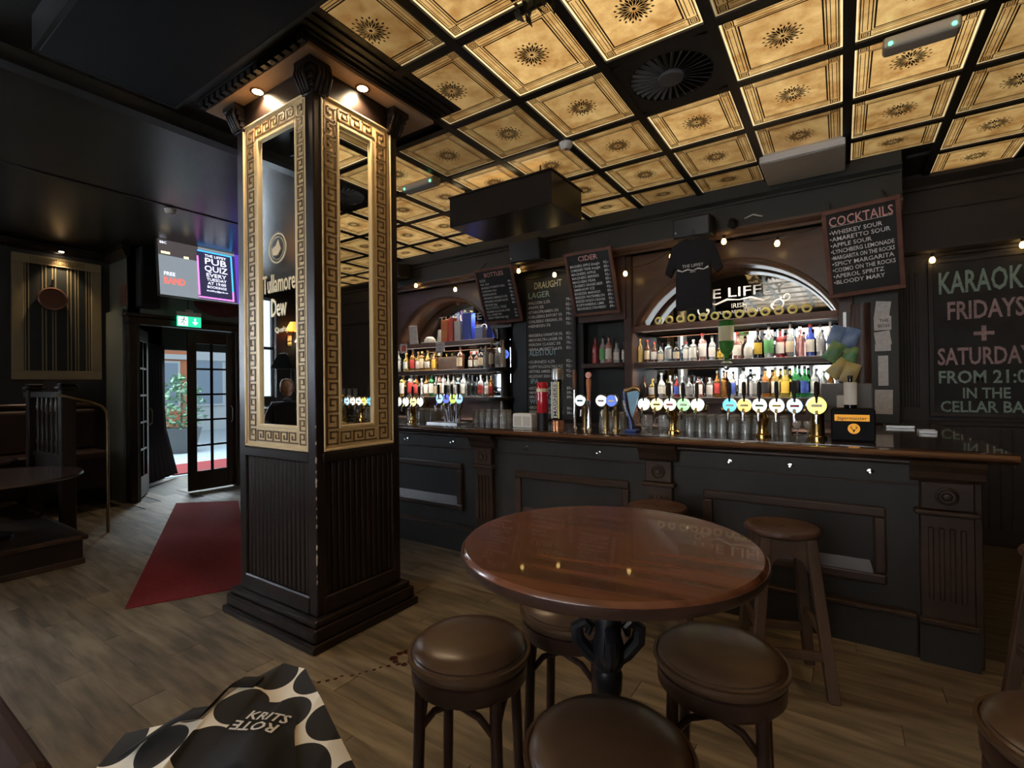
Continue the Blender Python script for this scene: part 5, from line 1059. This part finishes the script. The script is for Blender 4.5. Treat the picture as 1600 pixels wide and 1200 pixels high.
wood_stool((-0.93, 2.93, 0), 0.2, 'worn round-seated wooden bar stool mostly hidden behind the table')
wood_stool((0.80, 2.98, 0), 0.1, 'worn wooden bar stool past the end of the bar at the right edge')
wood_stool((1.05, 3.55, 0), 0.4, 'worn wooden bar stool standing behind the other at the right edge')
# ================================================================ FLOOR COVERINGS
q = [(-4.10, 1.31), (-7.33, 2.91), (-6.75, 3.42), (-3.75, 2.02)]
tag(B().prism(q, 0.0, 0.010, 'xy').build('entrance_carpet', 'carpet', bev=0.004), 'long red carpet runner leading to the entrance', 'carpet')
st = B(); rr = random.Random(5)
sp = [(-2.24+0.24*k/11+rr.uniform(-0.01, 0.01), 1.53+0.36*k/11, 0.008+0.004*rr.random()) for k in range(12)]+[(-2.02+rr.uniform(-0.07, 0.05), 1.90+rr.uniform(-0.05, 0.09), 0.014+0.018*rr.random()) for k in range(9)]
for (x, y, r) in sp: st.lathe([(0, 0.0002), (r, 0.0002), (r*0.8, 0.0012), (0, 0.0015)], 10, c=(x, y, 0.0))
o = st.build('wine_spill', 'stain'); tag(o, 'trail of dried red drops on the floor between pillar and stool', 'spill'); o['kind'] = 'stuff'
# ================================================================ BENCH AND TOTE BAG NEAR THE CAMERA
bn = thing('leather_bench', 'dark red leather bench at the lower left corner', 'bench', (-1.65, 0.0, 0))
box('seat_pad', 'redleather', -0.75, 0.60, -0.6, 0.27, 0.58, 0.705, bn, bev=0.045, seg=4); box('base', 'darkwood', -0.7, 0.55, -0.55, 0.22, 0, 0.58, bn, bev=0.01); box('armrest', 'redleather', -0.75, 0.33, -0.3, 0.315, 0.60, 0.755, bn, bev=0.05, seg=4)
M['dots'] = bpy.data.materials.new('spotted_cotton'); M['dots'].use_nodes = True
nt = M['dots'].node_tree; pb_ = nt.nodes['Principled BSDF']; pb_.inputs['Roughness'].default_value = 0.85
uv = nt.nodes.new('ShaderNodeUVMap'); uv.uv_map = 'UVMap'; vm = nt.nodes.new('ShaderNodeVectorMath'); vm.operation = 'FRACTION'; sb = nt.nodes.new('ShaderNodeVectorMath'); sb.operation = 'SUBTRACT'; sb.inputs[1].default_value = (0.5, 0.5, 0.0)
ln_ = nt.nodes.new('ShaderNodeVectorMath'); ln_.operation = 'LENGTH'; lt_ = nt.nodes.new('ShaderNodeMath'); lt_.operation = 'LESS_THAN'; lt_.inputs[1].default_value = 0.475
mx = nt.nodes.new('ShaderNodeMix'); mx.data_type = 'RGBA'; mx.inputs[6].default_value = (0.80, 0.76, 0.66, 1); mx.inputs[7].default_value = (0.014, 0.013, 0.013, 1)
nt.links.new(uv.outputs[0], vm.inputs[0]); nt.links.new(vm.outputs[0], sb.inputs[0]); nt.links.new(sb.outputs[0], ln_.inputs[0]); nt.links.new(ln_.outputs['Value'], lt_.inputs[0]); nt.links.new(lt_.outputs[0], mx.inputs[0]); nt.links.new(mx.outputs[2], pb_.inputs['Base Color'])
SIL = [(-1.22, 0.345, 0.745), (-1.25, 0.40, 0.78), (-1.17, 0.455, 0.80), (-1.10, 0.50, 0.815), (-1.16, 0.605, 0.825), (-1.13, 0.68, 0.845), (-1.06, 0.69, 0.845), (-0.955, 0.655, 0.83), (-0.845, 0.62, 0.81), (-0.74, 0.60, 0.765)]
def sil(u):
    f = u*(len(SIL)-1); i = min(int(f), len(SIL)-2); f -= i; g = f*f*(3-2*f)
    return Vector([SIL[i][k]*(1-g)+SIL[i+1][k]*g for k in range(3)])
def bagp(u, v):
    p = sil(max(0, min(1, u))); near = Vector((-1.02+0.42*u, 0.02+0.16*u, 0.715))
    if v < 0: r = p+Vector((-0.03, 0.06, 0.0))*(-v)*2.0; r.z = max(0.715, p.z-(-v)*0.55); return r
    r = p*(1-v)+near*v
    r.z += 0.030*math.sin(v*2.6)*math.sin(PI*u) + 0.012*math.sin(u*17+v*4)*math.sin(PI*min(1, v*2)) + 0.007*math.sin(u*9-v*13); r.z = max(r.z, 0.712)
    return r
NU, NV = 64, 44
BC = bagp(0.68, 0.265); BE = (bagp(0.775, 0.21)-bagp(0.585, 0.315)).normalized(); BU = Vector((0.25, -0.45, 1.0)); BU = (BU-BE*BU.dot(BE)).normalized(); BN = BU.cross(BE)
vs = []; fs = []; uvs = []
for j in range(NV+1):
    v = -0.25+1.25*j/NV
    for i in range(NU+1): vs.append(tuple(bagp(i/NU, v))); q_ = bagp(i/NU, v)-BC; uvs.append((q_.dot(BE)/0.104+0.32, q_.dot(BN)/0.098+0.15))
for j in range(NV):
    for i in range(NU): a = j*(NU+1)+i; fs.append((a, a+1, a+NU+2, a+NU+1))
tb = thing('tote_bag', 'crumpled black and cream spotted cotton tote bag with a lettered black panel', 'bag', (0, 0, 0))
o = B().add(vs, fs, True).build('cloth', 'dots', tb); ul = o.data.uv_layers.new(name='UVMap')
for lp in o.data.loops: ul.data[lp.index].uv = uvs[lp.vertex_index]
o.modifiers.new('cloth', 'SOLIDIFY').thickness = 0.004
def onbag(e): return lambda u, v: tuple(bagp(u, v)+Vector((0, -0.35, 1)).normalized()*e)
pnb = B(); pv = []; pf = []; n = 18
TL, TR, BR_, BL_ = Vector((0.585, 0.19)), Vector((0.735, 0.125)), Vector((0.93, 0.30)), Vector((0.44, 0.52))
for j in range(n+1):
    for i in range(n+1):
        q = TL.lerp(TR, i/n).lerp(BL_.lerp(BR_, i/n), j/n); pv.append(onbag(0.004)(q.x, q.y))
for j in range(n):
    for i in range(n): a = j*(n+1)+i; pf.append((a, a+1, a+n+2, a+n+1))
pnb.add(pv, pf, True).build('black_panel', 'clothbk', tb)
tl = B()
from mathutils.bvhtree import BVHTree
bvh = BVHTree.FromPolygons([Vector(v) for v in vs], fs)
def bt(s_, x0, y0, w, cap, flip):
    g, f_, wd = text_geo(s_, 0.02); pts = []
    for (x, y) in g:
        a, b_ = x/wd, y/0.7
        if flip: a, b_ = 1-a, 1-b_
        p = BC+BE*(x0+w*a)+BN*(y0+cap*b_); h = bvh.ray_cast(p+BU*0.3, -BU)
        pts.append(tuple((h[0] if h[0] is not None else p)+BU*0.008))
    tl.add(pts, f_)
bt('KRITS', -0.048, 0.004, 0.092, 0.021, False); bt('ROTE', -0.062, -0.024, 0.10, 0.021, True)
tl.build('printed_lettering', 'white', tb)
hp = [bagp(u_, v_)+Vector((0, 0, z_)) for u_, v_, z_ in ((0.17, 0.10, 0.006), (0.22, 0.04, 0.014), (0.28, 0.0, 0.024), (0.34, -0.01, 0.030), (0.40, 0.0, 0.026), (0.46, 0.03, 0.016), (0.52, 0.08, 0.006))]
hb = B(); hv = []
for p in hp: hv += [tuple(p), tuple(p+Vector((0.016, -0.034, 0.001)))]
hb.add(hv, [(2*k, 2*k+1, 2*k+3, 2*k+2) for k in range(len(hp)-1)], True); o = hb.build('handle', 'clothbk', tb); o.modifiers.new('cloth', 'SOLIDIFY').thickness = 0.004
# ================================================================ LEFT SIDE: TELEVISION, SIGNS, PANEL, BOOTH
tv = thing('television', 'wall television showing a neon pub quiz poster, hung above the entrance', 'television', (-7.18, 3.33, 3.08), (0.0, 0, PI/2))
tv.rotation_euler = (-0.10, 0, PI/2)
W2, H2 = 0.665, 0.375
box('casing', 'black', -W2, W2, -0.0, 0.05, -H2, H2, tv, bev=0.006)
for (a, b_, c, d) in ((-W2, W2, -H2, -H2+0.014), (-W2, W2, H2-0.012, H2), (-W2, -W2+0.012, -H2, H2), (W2-0.012, W2, -H2, H2)): box('bezel', 'grey', a, b_, -0.006, 0.0, c, d, tv)
E_ = lambda n, c, s: mat(n, c, 0.4, emit=s)
scr = box('screen', E_('screen_grey', (0.20, 0.23, 0.26), 0.9), -W2+0.012, W2-0.012, -0.003, 0.0, -H2+0.014, H2-0.012, tv)
def sq(name, m, x0, x1, z0, z1, e): box(name, m, x0, x1, -0.003-e, -0.003, z0, z1, scr)
dk = E_('screen_dark', (0.03, 0.03, 0.07), 0.8); vi = E_('screen_violet', (0.10, 0.04, 0.42), 1.0); bl_ = E_('screen_blue', (0.05, 0.35, 1.0), 1.5); pk = E_('screen_pink', (0.85, 0.20, 0.75), 1.3); wt = E_('screen_white', (0.75, 0.78, 0.9), 1.3); rd = E_('screen_red', (0.9, 0.12, 0.08), 1.1); ye = E_('screen_warm', (0.95, 0.75, 0.4), 1.4)
sq('picture_top', E_('screen_brown', (0.07, 0.06, 0.06), 0.8), -W2+0.012, -0.18, 0.16, H2-0.012, 0.0006); sq('picture_glow', ye, -0.62, -0.52, 0.18, 0.21, 0.001); sq('picture_glow', ye, -0.36, -0.30, 0.16, 0.19, 0.001)
sq('poster', dk, -0.20, 0.30, -0.35, 0.33, 0.0008); sq('poster', vi, 0.30, W2-0.012, -0.36, 0.363, 0.0008)
for (x0, x1, z0, z1, m) in ((-0.19, 0.26, 0.305, 0.325, bl_), (0.24, 0.262, -0.20, 0.305, bl_), (-0.20, -0.18, -0.30, 0.24, pk), (-0.20, 0.26, -0.335, -0.315, pk), (0.24, 0.262, -0.335, -0.20, pk)): sq('neon_line', m, x0, x1, z0, z1, 0.0014)
b = B()
for s_, z, c_, w_ in (('THE LIFFEY', 0.245, 0.035, 0.28), ('PUB', 0.145, 0.085, 0.28), ('QUIZ', 0.045, 0.08, 0.30), ('EVERY', -0.03, 0.05, 0.26), ('TUESDAY', -0.085, 0.038, 0.26), ('AT 19:00', -0.138, 0.038, 0.24), ('BOOKINGS', -0.188, 0.034, 0.25), ('thelifffey@pub.se', -0.235, 0.022, 0.28)):
    B().text(s_.replace('fff', 'ff'), 0.04, z, c_, 'c', 0.01, y=-0.0055, w=w_).build('screen_lettering', wt, scr)
for s_, x, z, c_ in (('AFTER', 0.37, 0.22, 0.07), ('WORK', 0.37, 0.11, 0.07), ('BBC', -0.63, 0.31, 0.03), ('FREE', -0.60, -0.10, 0.045)): B().text(s_, x, z, c_, 'l', 0.01, y=-0.0055).build('screen_lettering', wt, scr)
for k in range(5): box('text_line', wt, 0.38, 0.60-0.02*(k % 2), -0.0058, -0.0055, -0.06-0.045*k, -0.04-0.045*k, scr)
B().text('BAND', -0.60, -0.21, 0.085, 'l', 0.015, y=-0.0055, w=0.24).build('screen_lettering', rd, scr)
B().tube([(0, 0.05, 0.1), (0, 0.12, 0.2), (0, 0.12, 0.345)], 0.02, 8).build('mount', 'iron', tv)
ex = thing('exit_sign', 'green lit emergency exit sign with a running figure and a down arrow', 'sign', (-7.76, 3.27, 2.42), (0, 0, PI/2))
box('housing', 'acgrey', -0.16, 0.16, -0.005, 0.03, 0.135, 0.20, ex, bev=0.006); box('box', 'acgrey', -0.05, 0.05, -0.01, 0.03, 0.20, 0.23, ex, bev=0.004)
sg = box('lit_panel', E_('exit_green', (0.02, 0.55, 0.28), 1.1), -0.155, 0.155, -0.002, 0.02, -0.01, 0.135, ex); ew = E_('exit_white', (0.75, 1.0, 0.9), 1.3)
box('door_field', ew, -0.145, -0.02, -0.0032, -0.002, 0.0, 0.125, sg)
b = B(); b.lathe([(0, -0.001), (0.011, 0), (0, 0.001)], 10, M4=Matrix.Rotation(PI/2, 4, 'X'), c=(-0.068, -0.0042, 0.108))
for pa in ([(-0.074, 0.095), (-0.088, 0.06)], [(-0.088, 0.06), (-0.068, 0.04), (-0.075, 0.015)], [(-0.088, 0.06), (-0.105, 0.04), (-0.125, 0.035)], [(-0.074, 0.092), (-0.055, 0.075), (-0.042, 0.082)], [(-0.076, 0.092), (-0.10, 0.088), (-0.108, 0.07)]): b.tube([(p, -0.0042, q) for p, q in pa], 0.0055, 5)
b.build('running_figure', mat('figure_green', (0.01, 0.2, 0.12), 0.5), sg)
B().prism([(0.065, 0.115), (0.085, 0.115), (0.085, 0.06), (0.115, 0.06), (0.075, 0.015), (0.035, 0.06), (0.065, 0.06)], -0.0034, -0.002).build('arrow', ew, sg)
B().tube([(-0.01, 0.015, 0.23), (-0.01, 0.015, 0.6)], 0.006, 6).build('rod', 'iron', ex)
sp2 = thing('loudspeaker', 'tall black column loudspeaker in the corner left of the television', 'loudspeaker', (-7.84, 2.79, 2.62)); box('cabinet', 'black', -0.055, 0.12, -0.12, 0.11, 0, 0.80, sp2, bev=0.01); box('grille', 'duct', 0.12, 0.126, -0.10, 0.09, 0.03, 0.77, sp2, bev=0.004)
o = thing('small_picture', 'small narrow brown picture on the short wall beside the alcove', 'picture', (-8.05, 2.592, 2.66)); box('frame', 'boardframe', -0.13, 0.13, -0.012, 0.006, 0, 0.29, o, bev=0.004); box('print', mat('dark_print', (0.06, 0.03, 0.025), 0.5, col2=(0.14, 0.05, 0.04), nscale=14), -0.10, 0.10, -0.015, -0.012, 0.03, 0.26, o)
o = thing('oval_sign', 'dark red oval sign on the wall below the television', 'sign', (-7.885, 3.75, 2.78), (0, 0, PI/2)); B().lathe([(0, 0), (0.36, 0), (0.37, 0.01), (0.34, 0.022), (0, 0.022)], 36, M4=Matrix.Rotation(PI/2, 4, 'X') @ Matrix.Diagonal((1, 0.45, 1, 1))).build('plate', mat('oxblood', (0.09, 0.015, 0.02), 0.5), o)
# striped gold-framed panel with a hanging pan and picture light
pn = thing('striped_wall_panel', 'gold-framed wall panel with dark and gold vertical stripes in the alcove', 'panel', (-8.59, 2.05, 1.66), (0, 0, PI/2))
PW, PH, fw = 0.45, 1.60, 0.115
M['goldmuted'] = mat('muted_gold', (0.26, 0.20, 0.11), 0.5)
box('field', mat('stripe_field', (0.016, 0.019, 0.020), 0.5), -PW+fw, PW-fw, -0.008, 0.005, fw, PH-fw, pn)
for (a, b_, c, d) in ((-PW, PW, PH-fw, PH), (-PW, PW, 0, fw), (-PW, -PW+fw, fw, PH-fw), (PW-fw, PW, fw, PH-fw)): box('frame_piece', 'goldmuted', a, b_, -0.025, 0.005, c, d, pn, bev=0.006)
k_ = B(); greek(k_, 0.55, 0.06, 0, lambda u, v, d: (-0.275+u, -0.025-d, PH-fw*0.5-0.03+v)); k_.build('greek_key', 'key', pn)
sw = PW-fw
for x in (-sw+0.015, -sw+0.045, -0.16, -0.125, -0.06, -0.03, 0.09, 0.125, 0.17, 0.20, sw-0.05, sw-0.02): box('stripe', 'goldmuted', x-0.006, x+0.006, -0.012, -0.008, fw, PH-fw, pn)
pk_ = thing('copper_pan', 'round copper pan hanging on the striped panel', 'pan', (-8.57, 1.98, 2.71), (0, 0, PI/2)); B().lathe([(0.135, 0.0), (0.15, 0.01), (0.15, 0.05), (0.135, 0.055), (0.125, 0.02), (0, 0.018)], 30, M4=Matrix.Rotation(PI/2, 4, 'X')).build('bowl', mat('old_copper', (0.22, 0.11, 0.08), 0.35, metal=0.6), pk_); B().tube([(0, -0.01, 0.14), (0.01, -0.01, 0.26)], 0.009, 6).build('handle', 'iron', pk_)
pl_ = thing('picture_light', 'small spotlight shining down on the striped panel', 'lamp', (-8.50, 2.06, 3.335)); B().lathe([(0, 0), (0.025, 0), (0.03, 0.01), (0, 0.016)], 14).build('lens', 'downlight', pl_); B().lathe([(0.03, 0.004), (0.036, 0.004), (0.036, 0.02), (0, 0.02)], 14).build('ring', 'brass', pl_)
l = bpy.data.lights.new('picture_beam', 'SPOT'); l.energy = 26; l.color = (1, 0.74, 0.42); l.spot_size = 1.5; l.spot_blend = 0.8; l.shadow_soft_size = 0.02
lo = bpy.data.objects.new('picture_beam', l); C.objects.link(lo); lo.location = (-8.49, 2.06, 3.32); lo.rotation_euler = (0, -0.06, 0)
# raised booth platform
pf_ = thing('booth_platform', 'low dark wooden platform carrying the booth at the left', 'platform', (-7.05, 0.2, 0)); box('deck', 'darkwood', -1.53, 1.53, -2.8, 1.27, 0.0, 0.25, pf_, bev=0.01); box('nosing', 'barwood', 1.52, 1.56, -2.8, 1.29, 0.21, 0.249, pf_, bev=0.008); box('nosing', 'barwood', -1.53, 1.56, 1.26, 1.30, 0.21, 0.249, pf_, bev=0.008); box('foot_moulding', 'barwood', 1.52, 1.55, -2.8, 1.28, 0.0, 0.05, pf_, bev=0.006)
def low_table(loc, r, label):
    t = thing('round_lounge_table', label, 'table', loc, group='round booth tables'); B().lathe([(0, 0.49), (r-0.02, 0.49), (r, 0.505), (r-0.005, 0.525), (0, 0.53)], 48).build('tabletop', mat('dark_top', (0.05, 0.03, 0.022), 0.22), t); B().lathe([(0, 0), (0.2, 0), (0.2, 0.03), (0.06, 0.06), (0.05, 0.45), (0.12, 0.49), (0, 0.49)], 20).build('pedestal', 'darkwood', t)
low_table((-6.02, 0.93, 0.25), 0.66, 'large dark round table on the booth platform at the left edge'); low_table((-7.55, 0.95, 0.25), 0.50, 'smaller dark round table further back on the booth platform')
dv = thing('booth_divider', 'dark wooden booth divider with turned spindles and a brass rail', 'divider', (-7.1, 1.56, 0))
def dpost(x, y): 
    p = box('newel_post', 'darkwood', x-0.06, x+0.06, y-0.06, y+0.06, 0, 1.52, dv, bev=0.01); box('post_cap', 'darkwood', x-0.085, x+0.085, y-0.085, y+0.085, 1.52, 1.56, p, bev=0.012); box('post_cap', 'darkwood', x-0.07, x+0.07, y-0.07, y+0.07, 1.56, 1.59, p, bev=0.012)
dpost(-0.6, 0.06); dpost(0.4, 0.10)
def drail(p, q, z0, z1, th): 
    d = (Vector(q)-Vector(p)).normalized(); nn = Vector((-d.y, d.x))*th/2
    P4 = [(p[0]+nn.x, p[1]+nn.y), (p[0]-nn.x, p[1]-nn.y), (q[0]-nn.x, q[1]-nn.y), (q[0]+nn.x, q[1]+nn.y)]; return B().prism(P4, z0, z1, 'xy').build('rail', 'darkwood', dv)
for a, b_ in (((-0.6, 0.06), (0.4, 0.10)), ((-0.82, 0.06), (-0.6, 0.06))): drail(a, b_, 1.44, 1.50, 0.09); drail(a, b_, 0.78, 0.83, 0.06); drail(a, b_, 0.25, 0.78, 0.03)
spd = None
for a, b_ in (((-0.6, 0.06), (0.4, 0.10)), ((-0.82, 0.06), (-0.6, 0.06))):
    for k in range(1, 7):
        f = k/7; x, y = a[0]+(b_[0]-a[0])*f, a[1]+(b_[1]-a[1])*f
        if spd is None: spd = B().lathe([(0.014, 0), (0.014, 0.08), (0.022, 0.12), (0.010, 0.16), (0.018, 0.3), (0.010, 0.45), (0.022, 0.5), (0.014, 0.54), (0.014, 0.61)], 10).build('spindle', 'darkwood', dv); o = spd
        else: o = share(spd, dv)
        o.location = (x, y, 0.83)
B().tube([(0.46, 0.0, 1.47), (0.56, 0.06, 1.45), (0.60, 0.24, 1.385), (0.60, 0.33, 1.34), (0.60, 0.37, 1.27), (0.60, 0.378, 1.15), (0.60, 0.378, 0.0)], 0.015, 10).build('brass_rail', 'darkbrass', dv)
bs = thing('banquette', 'dark red leather booth seat under the striped panel', 'seat', (-8.28, 0.9, 0.25)); box('base', 'darkwood', -0.30, 0.28, -1.0, 1.5, 0.001, 0.36, bs); box('seat_pad', 'redleather', -0.30, 0.30, -1.0, 1.5, 0.36, 0.48, bs, bev=0.04, seg=3); box('back_pad', 'redleather', -0.31, -0.14, -1.0, 1.5, 0.48, 1.02, bs, bev=0.05, seg=3)
B().tube([(-0.22, -1.0, 1.06), (-0.22, 1.5, 1.06)], 0.045, 10).build('top_roll', 'bentwood', bs)
# second seat back and window-side things the pillar mirror shows
st_ = thing('banquette', 'dark leather bench with a pale top edge by the street window', 'seat', (-5.75, -1.3, 0.25)); box('base', 'darkwood', -0.12, 0.10, -0.9, 1.1, 0, 0.98, st_, bev=0.02); box('top_edge', 'brass', -0.12, 0.10, -0.9, 1.1, 0.98, 1.0, st_, bev=0.006)
def sconce(loc, label, sm, dz=0.0):
    t = thing('wall_lamp', label, 'lamp', loc); box('plate', 'brass', -0.01, 0.01, -0.04, 0.04, -0.3, -0.1, t); B().tube([(0, 0, -0.2), (0.1, 0, -0.22), (0.13, 0, -0.1), (0.13, 0, 0)], 0.012, 8).build('arm', 'iron', t); B().lathe([(0.15, 0.0), (0.07, 0.16), (0.065, 0.16), (0.145, 0.0), (0.15, 0.0)], 20, c=(0.16, 0, -0.02)).build('shade', sm, t)
sconce((-8.59, -1.80, 2.60), 'orange-shaded wall lamp beside the window, seen in the pillar mirror', mat('orange_shade', (0.8, 0.35, 0.05), 0.6, emit=1.2)); sconce((-8.59, -1.98, 2.40), 'white-shaded wall lamp beside the orange one, seen in the pillar mirror', mat('white_shade', (0.8, 0.75, 0.6), 0.6, emit=0.8))
t = thing('lantern', 'black standing lantern with a pyramid top by the window, seen in the pillar mirror', 'lantern', (-7.7, -1.15, 1.22)); B().lathe([(0.24, 0.62), (0.10, 0.86), (0, 0.90)], 4, sm=False).build('roof', 'black', t)
for k in range(4): B().tube([(0.21*math.cos(k*PI/2), 0.21*math.sin(k*PI/2), 0), (0.21*math.cos(k*PI/2), 0.21*math.sin(k*PI/2), 0.63)], 0.010, 6).build('bar', 'black', t)
box('base', 'black', -0.2, 0.2, -0.2, 0.2, -0.02, 0.0, t); tag(box('window_shelf', 'darkwood', -8.6, -7.45, -1.6, -0.25, 1.14, 1.20, bev=0.01), 'dark shelf below the street window', 'shelf')
# seated person by the window (only seen in the pillar mirror)
pe = thing('person', 'seated person in a dark jacket with light brown hair, seen in the pillar mirror', 'person', (-6.42, -0.42, 0.25), (0, 0, 0.6))
def skin(name, verts, edges, radii, m, parent, sub=2, root=0):
    me = bpy.data.meshes.new(name); me.from_pydata(verts, edges, []); o = bpy.data.objects.new(name, me); C.objects.link(o); o.parent = parent; me.materials.append(m if not isinstance(m, str) else M[m])
    sk = o.modifiers.new('skin', 'SKIN'); lay = me.skin_vertices[0].data if me.skin_vertices else None
    if lay is None: me.skin_vertices.new() if hasattr(me.skin_vertices, 'new') else None
    for i, r in enumerate(radii):
        me.skin_vertices[0].data[i].radius = (r, r) if not isinstance(r, tuple) else r
    me.skin_vertices[0].data[root].use_root = True
    sk.use_smooth_shade = True; s2 = o.modifiers.new('smooth', 'SUBSURF'); s2.levels = sub; s2.render_levels = sub
    return o
bv = [(0, 0, 0.52), (0.0, 0, 0.72), (0.02, 0, 0.95), (0.02, 0, 1.06), (0.03, 0, 1.14),
      (0.0, 0.17, 1.02), (0.06, 0.26, 0.80), (0.28, 0.18, 0.72), (0.36, 0.12, 0.73), (0.0, -0.17, 1.02), (0.06, -0.26, 0.80), (0.28, -0.18, 0.72), (0.36, -0.12, 0.73),
      (0.05, 0.10, 0.50), (0.42, 0.12, 0.50), (0.45, 0.12, 0.10), (0.55, 0.13, 0.04), (0.05, -0.10, 0.50), (0.42, -0.12, 0.50), (0.45, -0.12, 0.10), (0.55, -0.13, 0.04)]
be = [(0, 1), (1, 2), (2, 3), (3, 4), (2, 5), (5, 6), (6, 7), (7, 8), (2, 9), (9, 10), (10, 11), (11, 12), (0, 13), (13, 14), (14, 15), (15, 16), (0, 17), (17, 18), (18, 19), (19, 20)]
brd = [0.15, 0.145, 0.14, 0.07, 0.055, 0.075, 0.055, 0.042, 0.034, 0.075, 0.055, 0.042, 0.034, 0.095, 0.075, 0.05, 0.045, 0.095, 0.075, 0.05, 0.045]
try:
    skin('body', bv, be, brd, mat('dark_jacket', (0.02, 0.022, 0.03), 0.8), pe)
    sk_ = mat('skin_tone', (0.55, 0.34, 0.25), 0.55)
    hd_b = B()
    for i in range(13):
        pass
    hd_b.lathe([(0, -0.115), (0.04, -0.11), (0.062, -0.08), (0.075, -0.03), (0.080, 0.02), (0.076, 0.06), (0.055, 0.10), (0, 0.115)], 20, c=(0.045, 0, 1.265)); hd = hd_b.build('head', sk_, pe)
    B().lathe([(0, -0.02), (0.012, -0.015), (0.008, 0.015), (0, 0.025)], 8, c=(0.125, 0, 1.255)).build('nose', sk_, hd)
    for s_ in (-1, 1):
        B().lathe([(0, -0.008), (0.009, 0), (0, 0.008)], 8, c=(0.115, s_*0.03, 1.285)).build('eye', 'ink', hd); B().lathe([(0, -0.028), (0.012, 0), (0, 0.028)], 8, c=(0.045, s_*0.08, 1.26)).build('ear', sk_, hd)
    B().box(0.108, 0.120, -0.02, 0.02, 1.208, 1.216).build('mouth', mat('lips', (0.35, 0.12, 0.10), 0.5), hd)
    B().lathe([(0.088, -0.06), (0.092, 0.0), (0.088, 0.06), (0.065, 0.108), (0, 0.125)], 20, c=(0.025, 0, 1.275)).build('hair', mat('light_brown_hair', (0.22, 0.13, 0.07), 0.7), hd)
    for s_ in (-1, 1):
        hb_ = B().lathe([(0, -0.01), (0.03, -0.008), (0.034, 0.0), (0.03, 0.009), (0, 0.011)], 12, c=(0.40, s_*0.10, 0.735))
        for f in range(4): hb_.tube([(0.42, s_*(0.10-0.024+0.016*f), 0.737), (0.455+0.008*(f in (1, 2)), s_*(0.10-0.026+0.017*f), 0.738), (0.475+0.010*(f in (1, 2)), s_*(0.10-0.026+0.017*f), 0.725)], [0.009, 0.008, 0.006], 6)
        hb_.tube([(0.395, s_*0.075, 0.735), (0.425, s_*0.055, 0.735), (0.445, s_*0.052, 0.73)], [0.010, 0.009, 0.007], 6); hb_.build('hand', sk_, pe)
except Exception as ex_: print('person', ex_)
tag(box('red_chair_back', 'boxred', -0.22, 0.22, -0.03, 0.03, 0.0, 0.62, bev=0.03, seg=3), 'red chair back beside the seated person, seen in the pillar mirror', 'chair').location = (-6.35, -0.85, 0.95)
pc_ = thing('pub_chair', 'dark wooden seat the mirrored person sits on', 'chair', (-6.44, -0.44, 0.25), (0, 0, 0.6)); box('seat', 'darkwood', -0.2, 0.25, -0.21, 0.21, 0.36, 0.40, pc_, bev=0.01)
for sx in (-0.16, 0.2):
    for sy in (-0.17, 0.17): box('leg', 'darkwood', sx-0.02, sx+0.02, sy-0.02, sy+0.02, 0, 0.36, pc_)
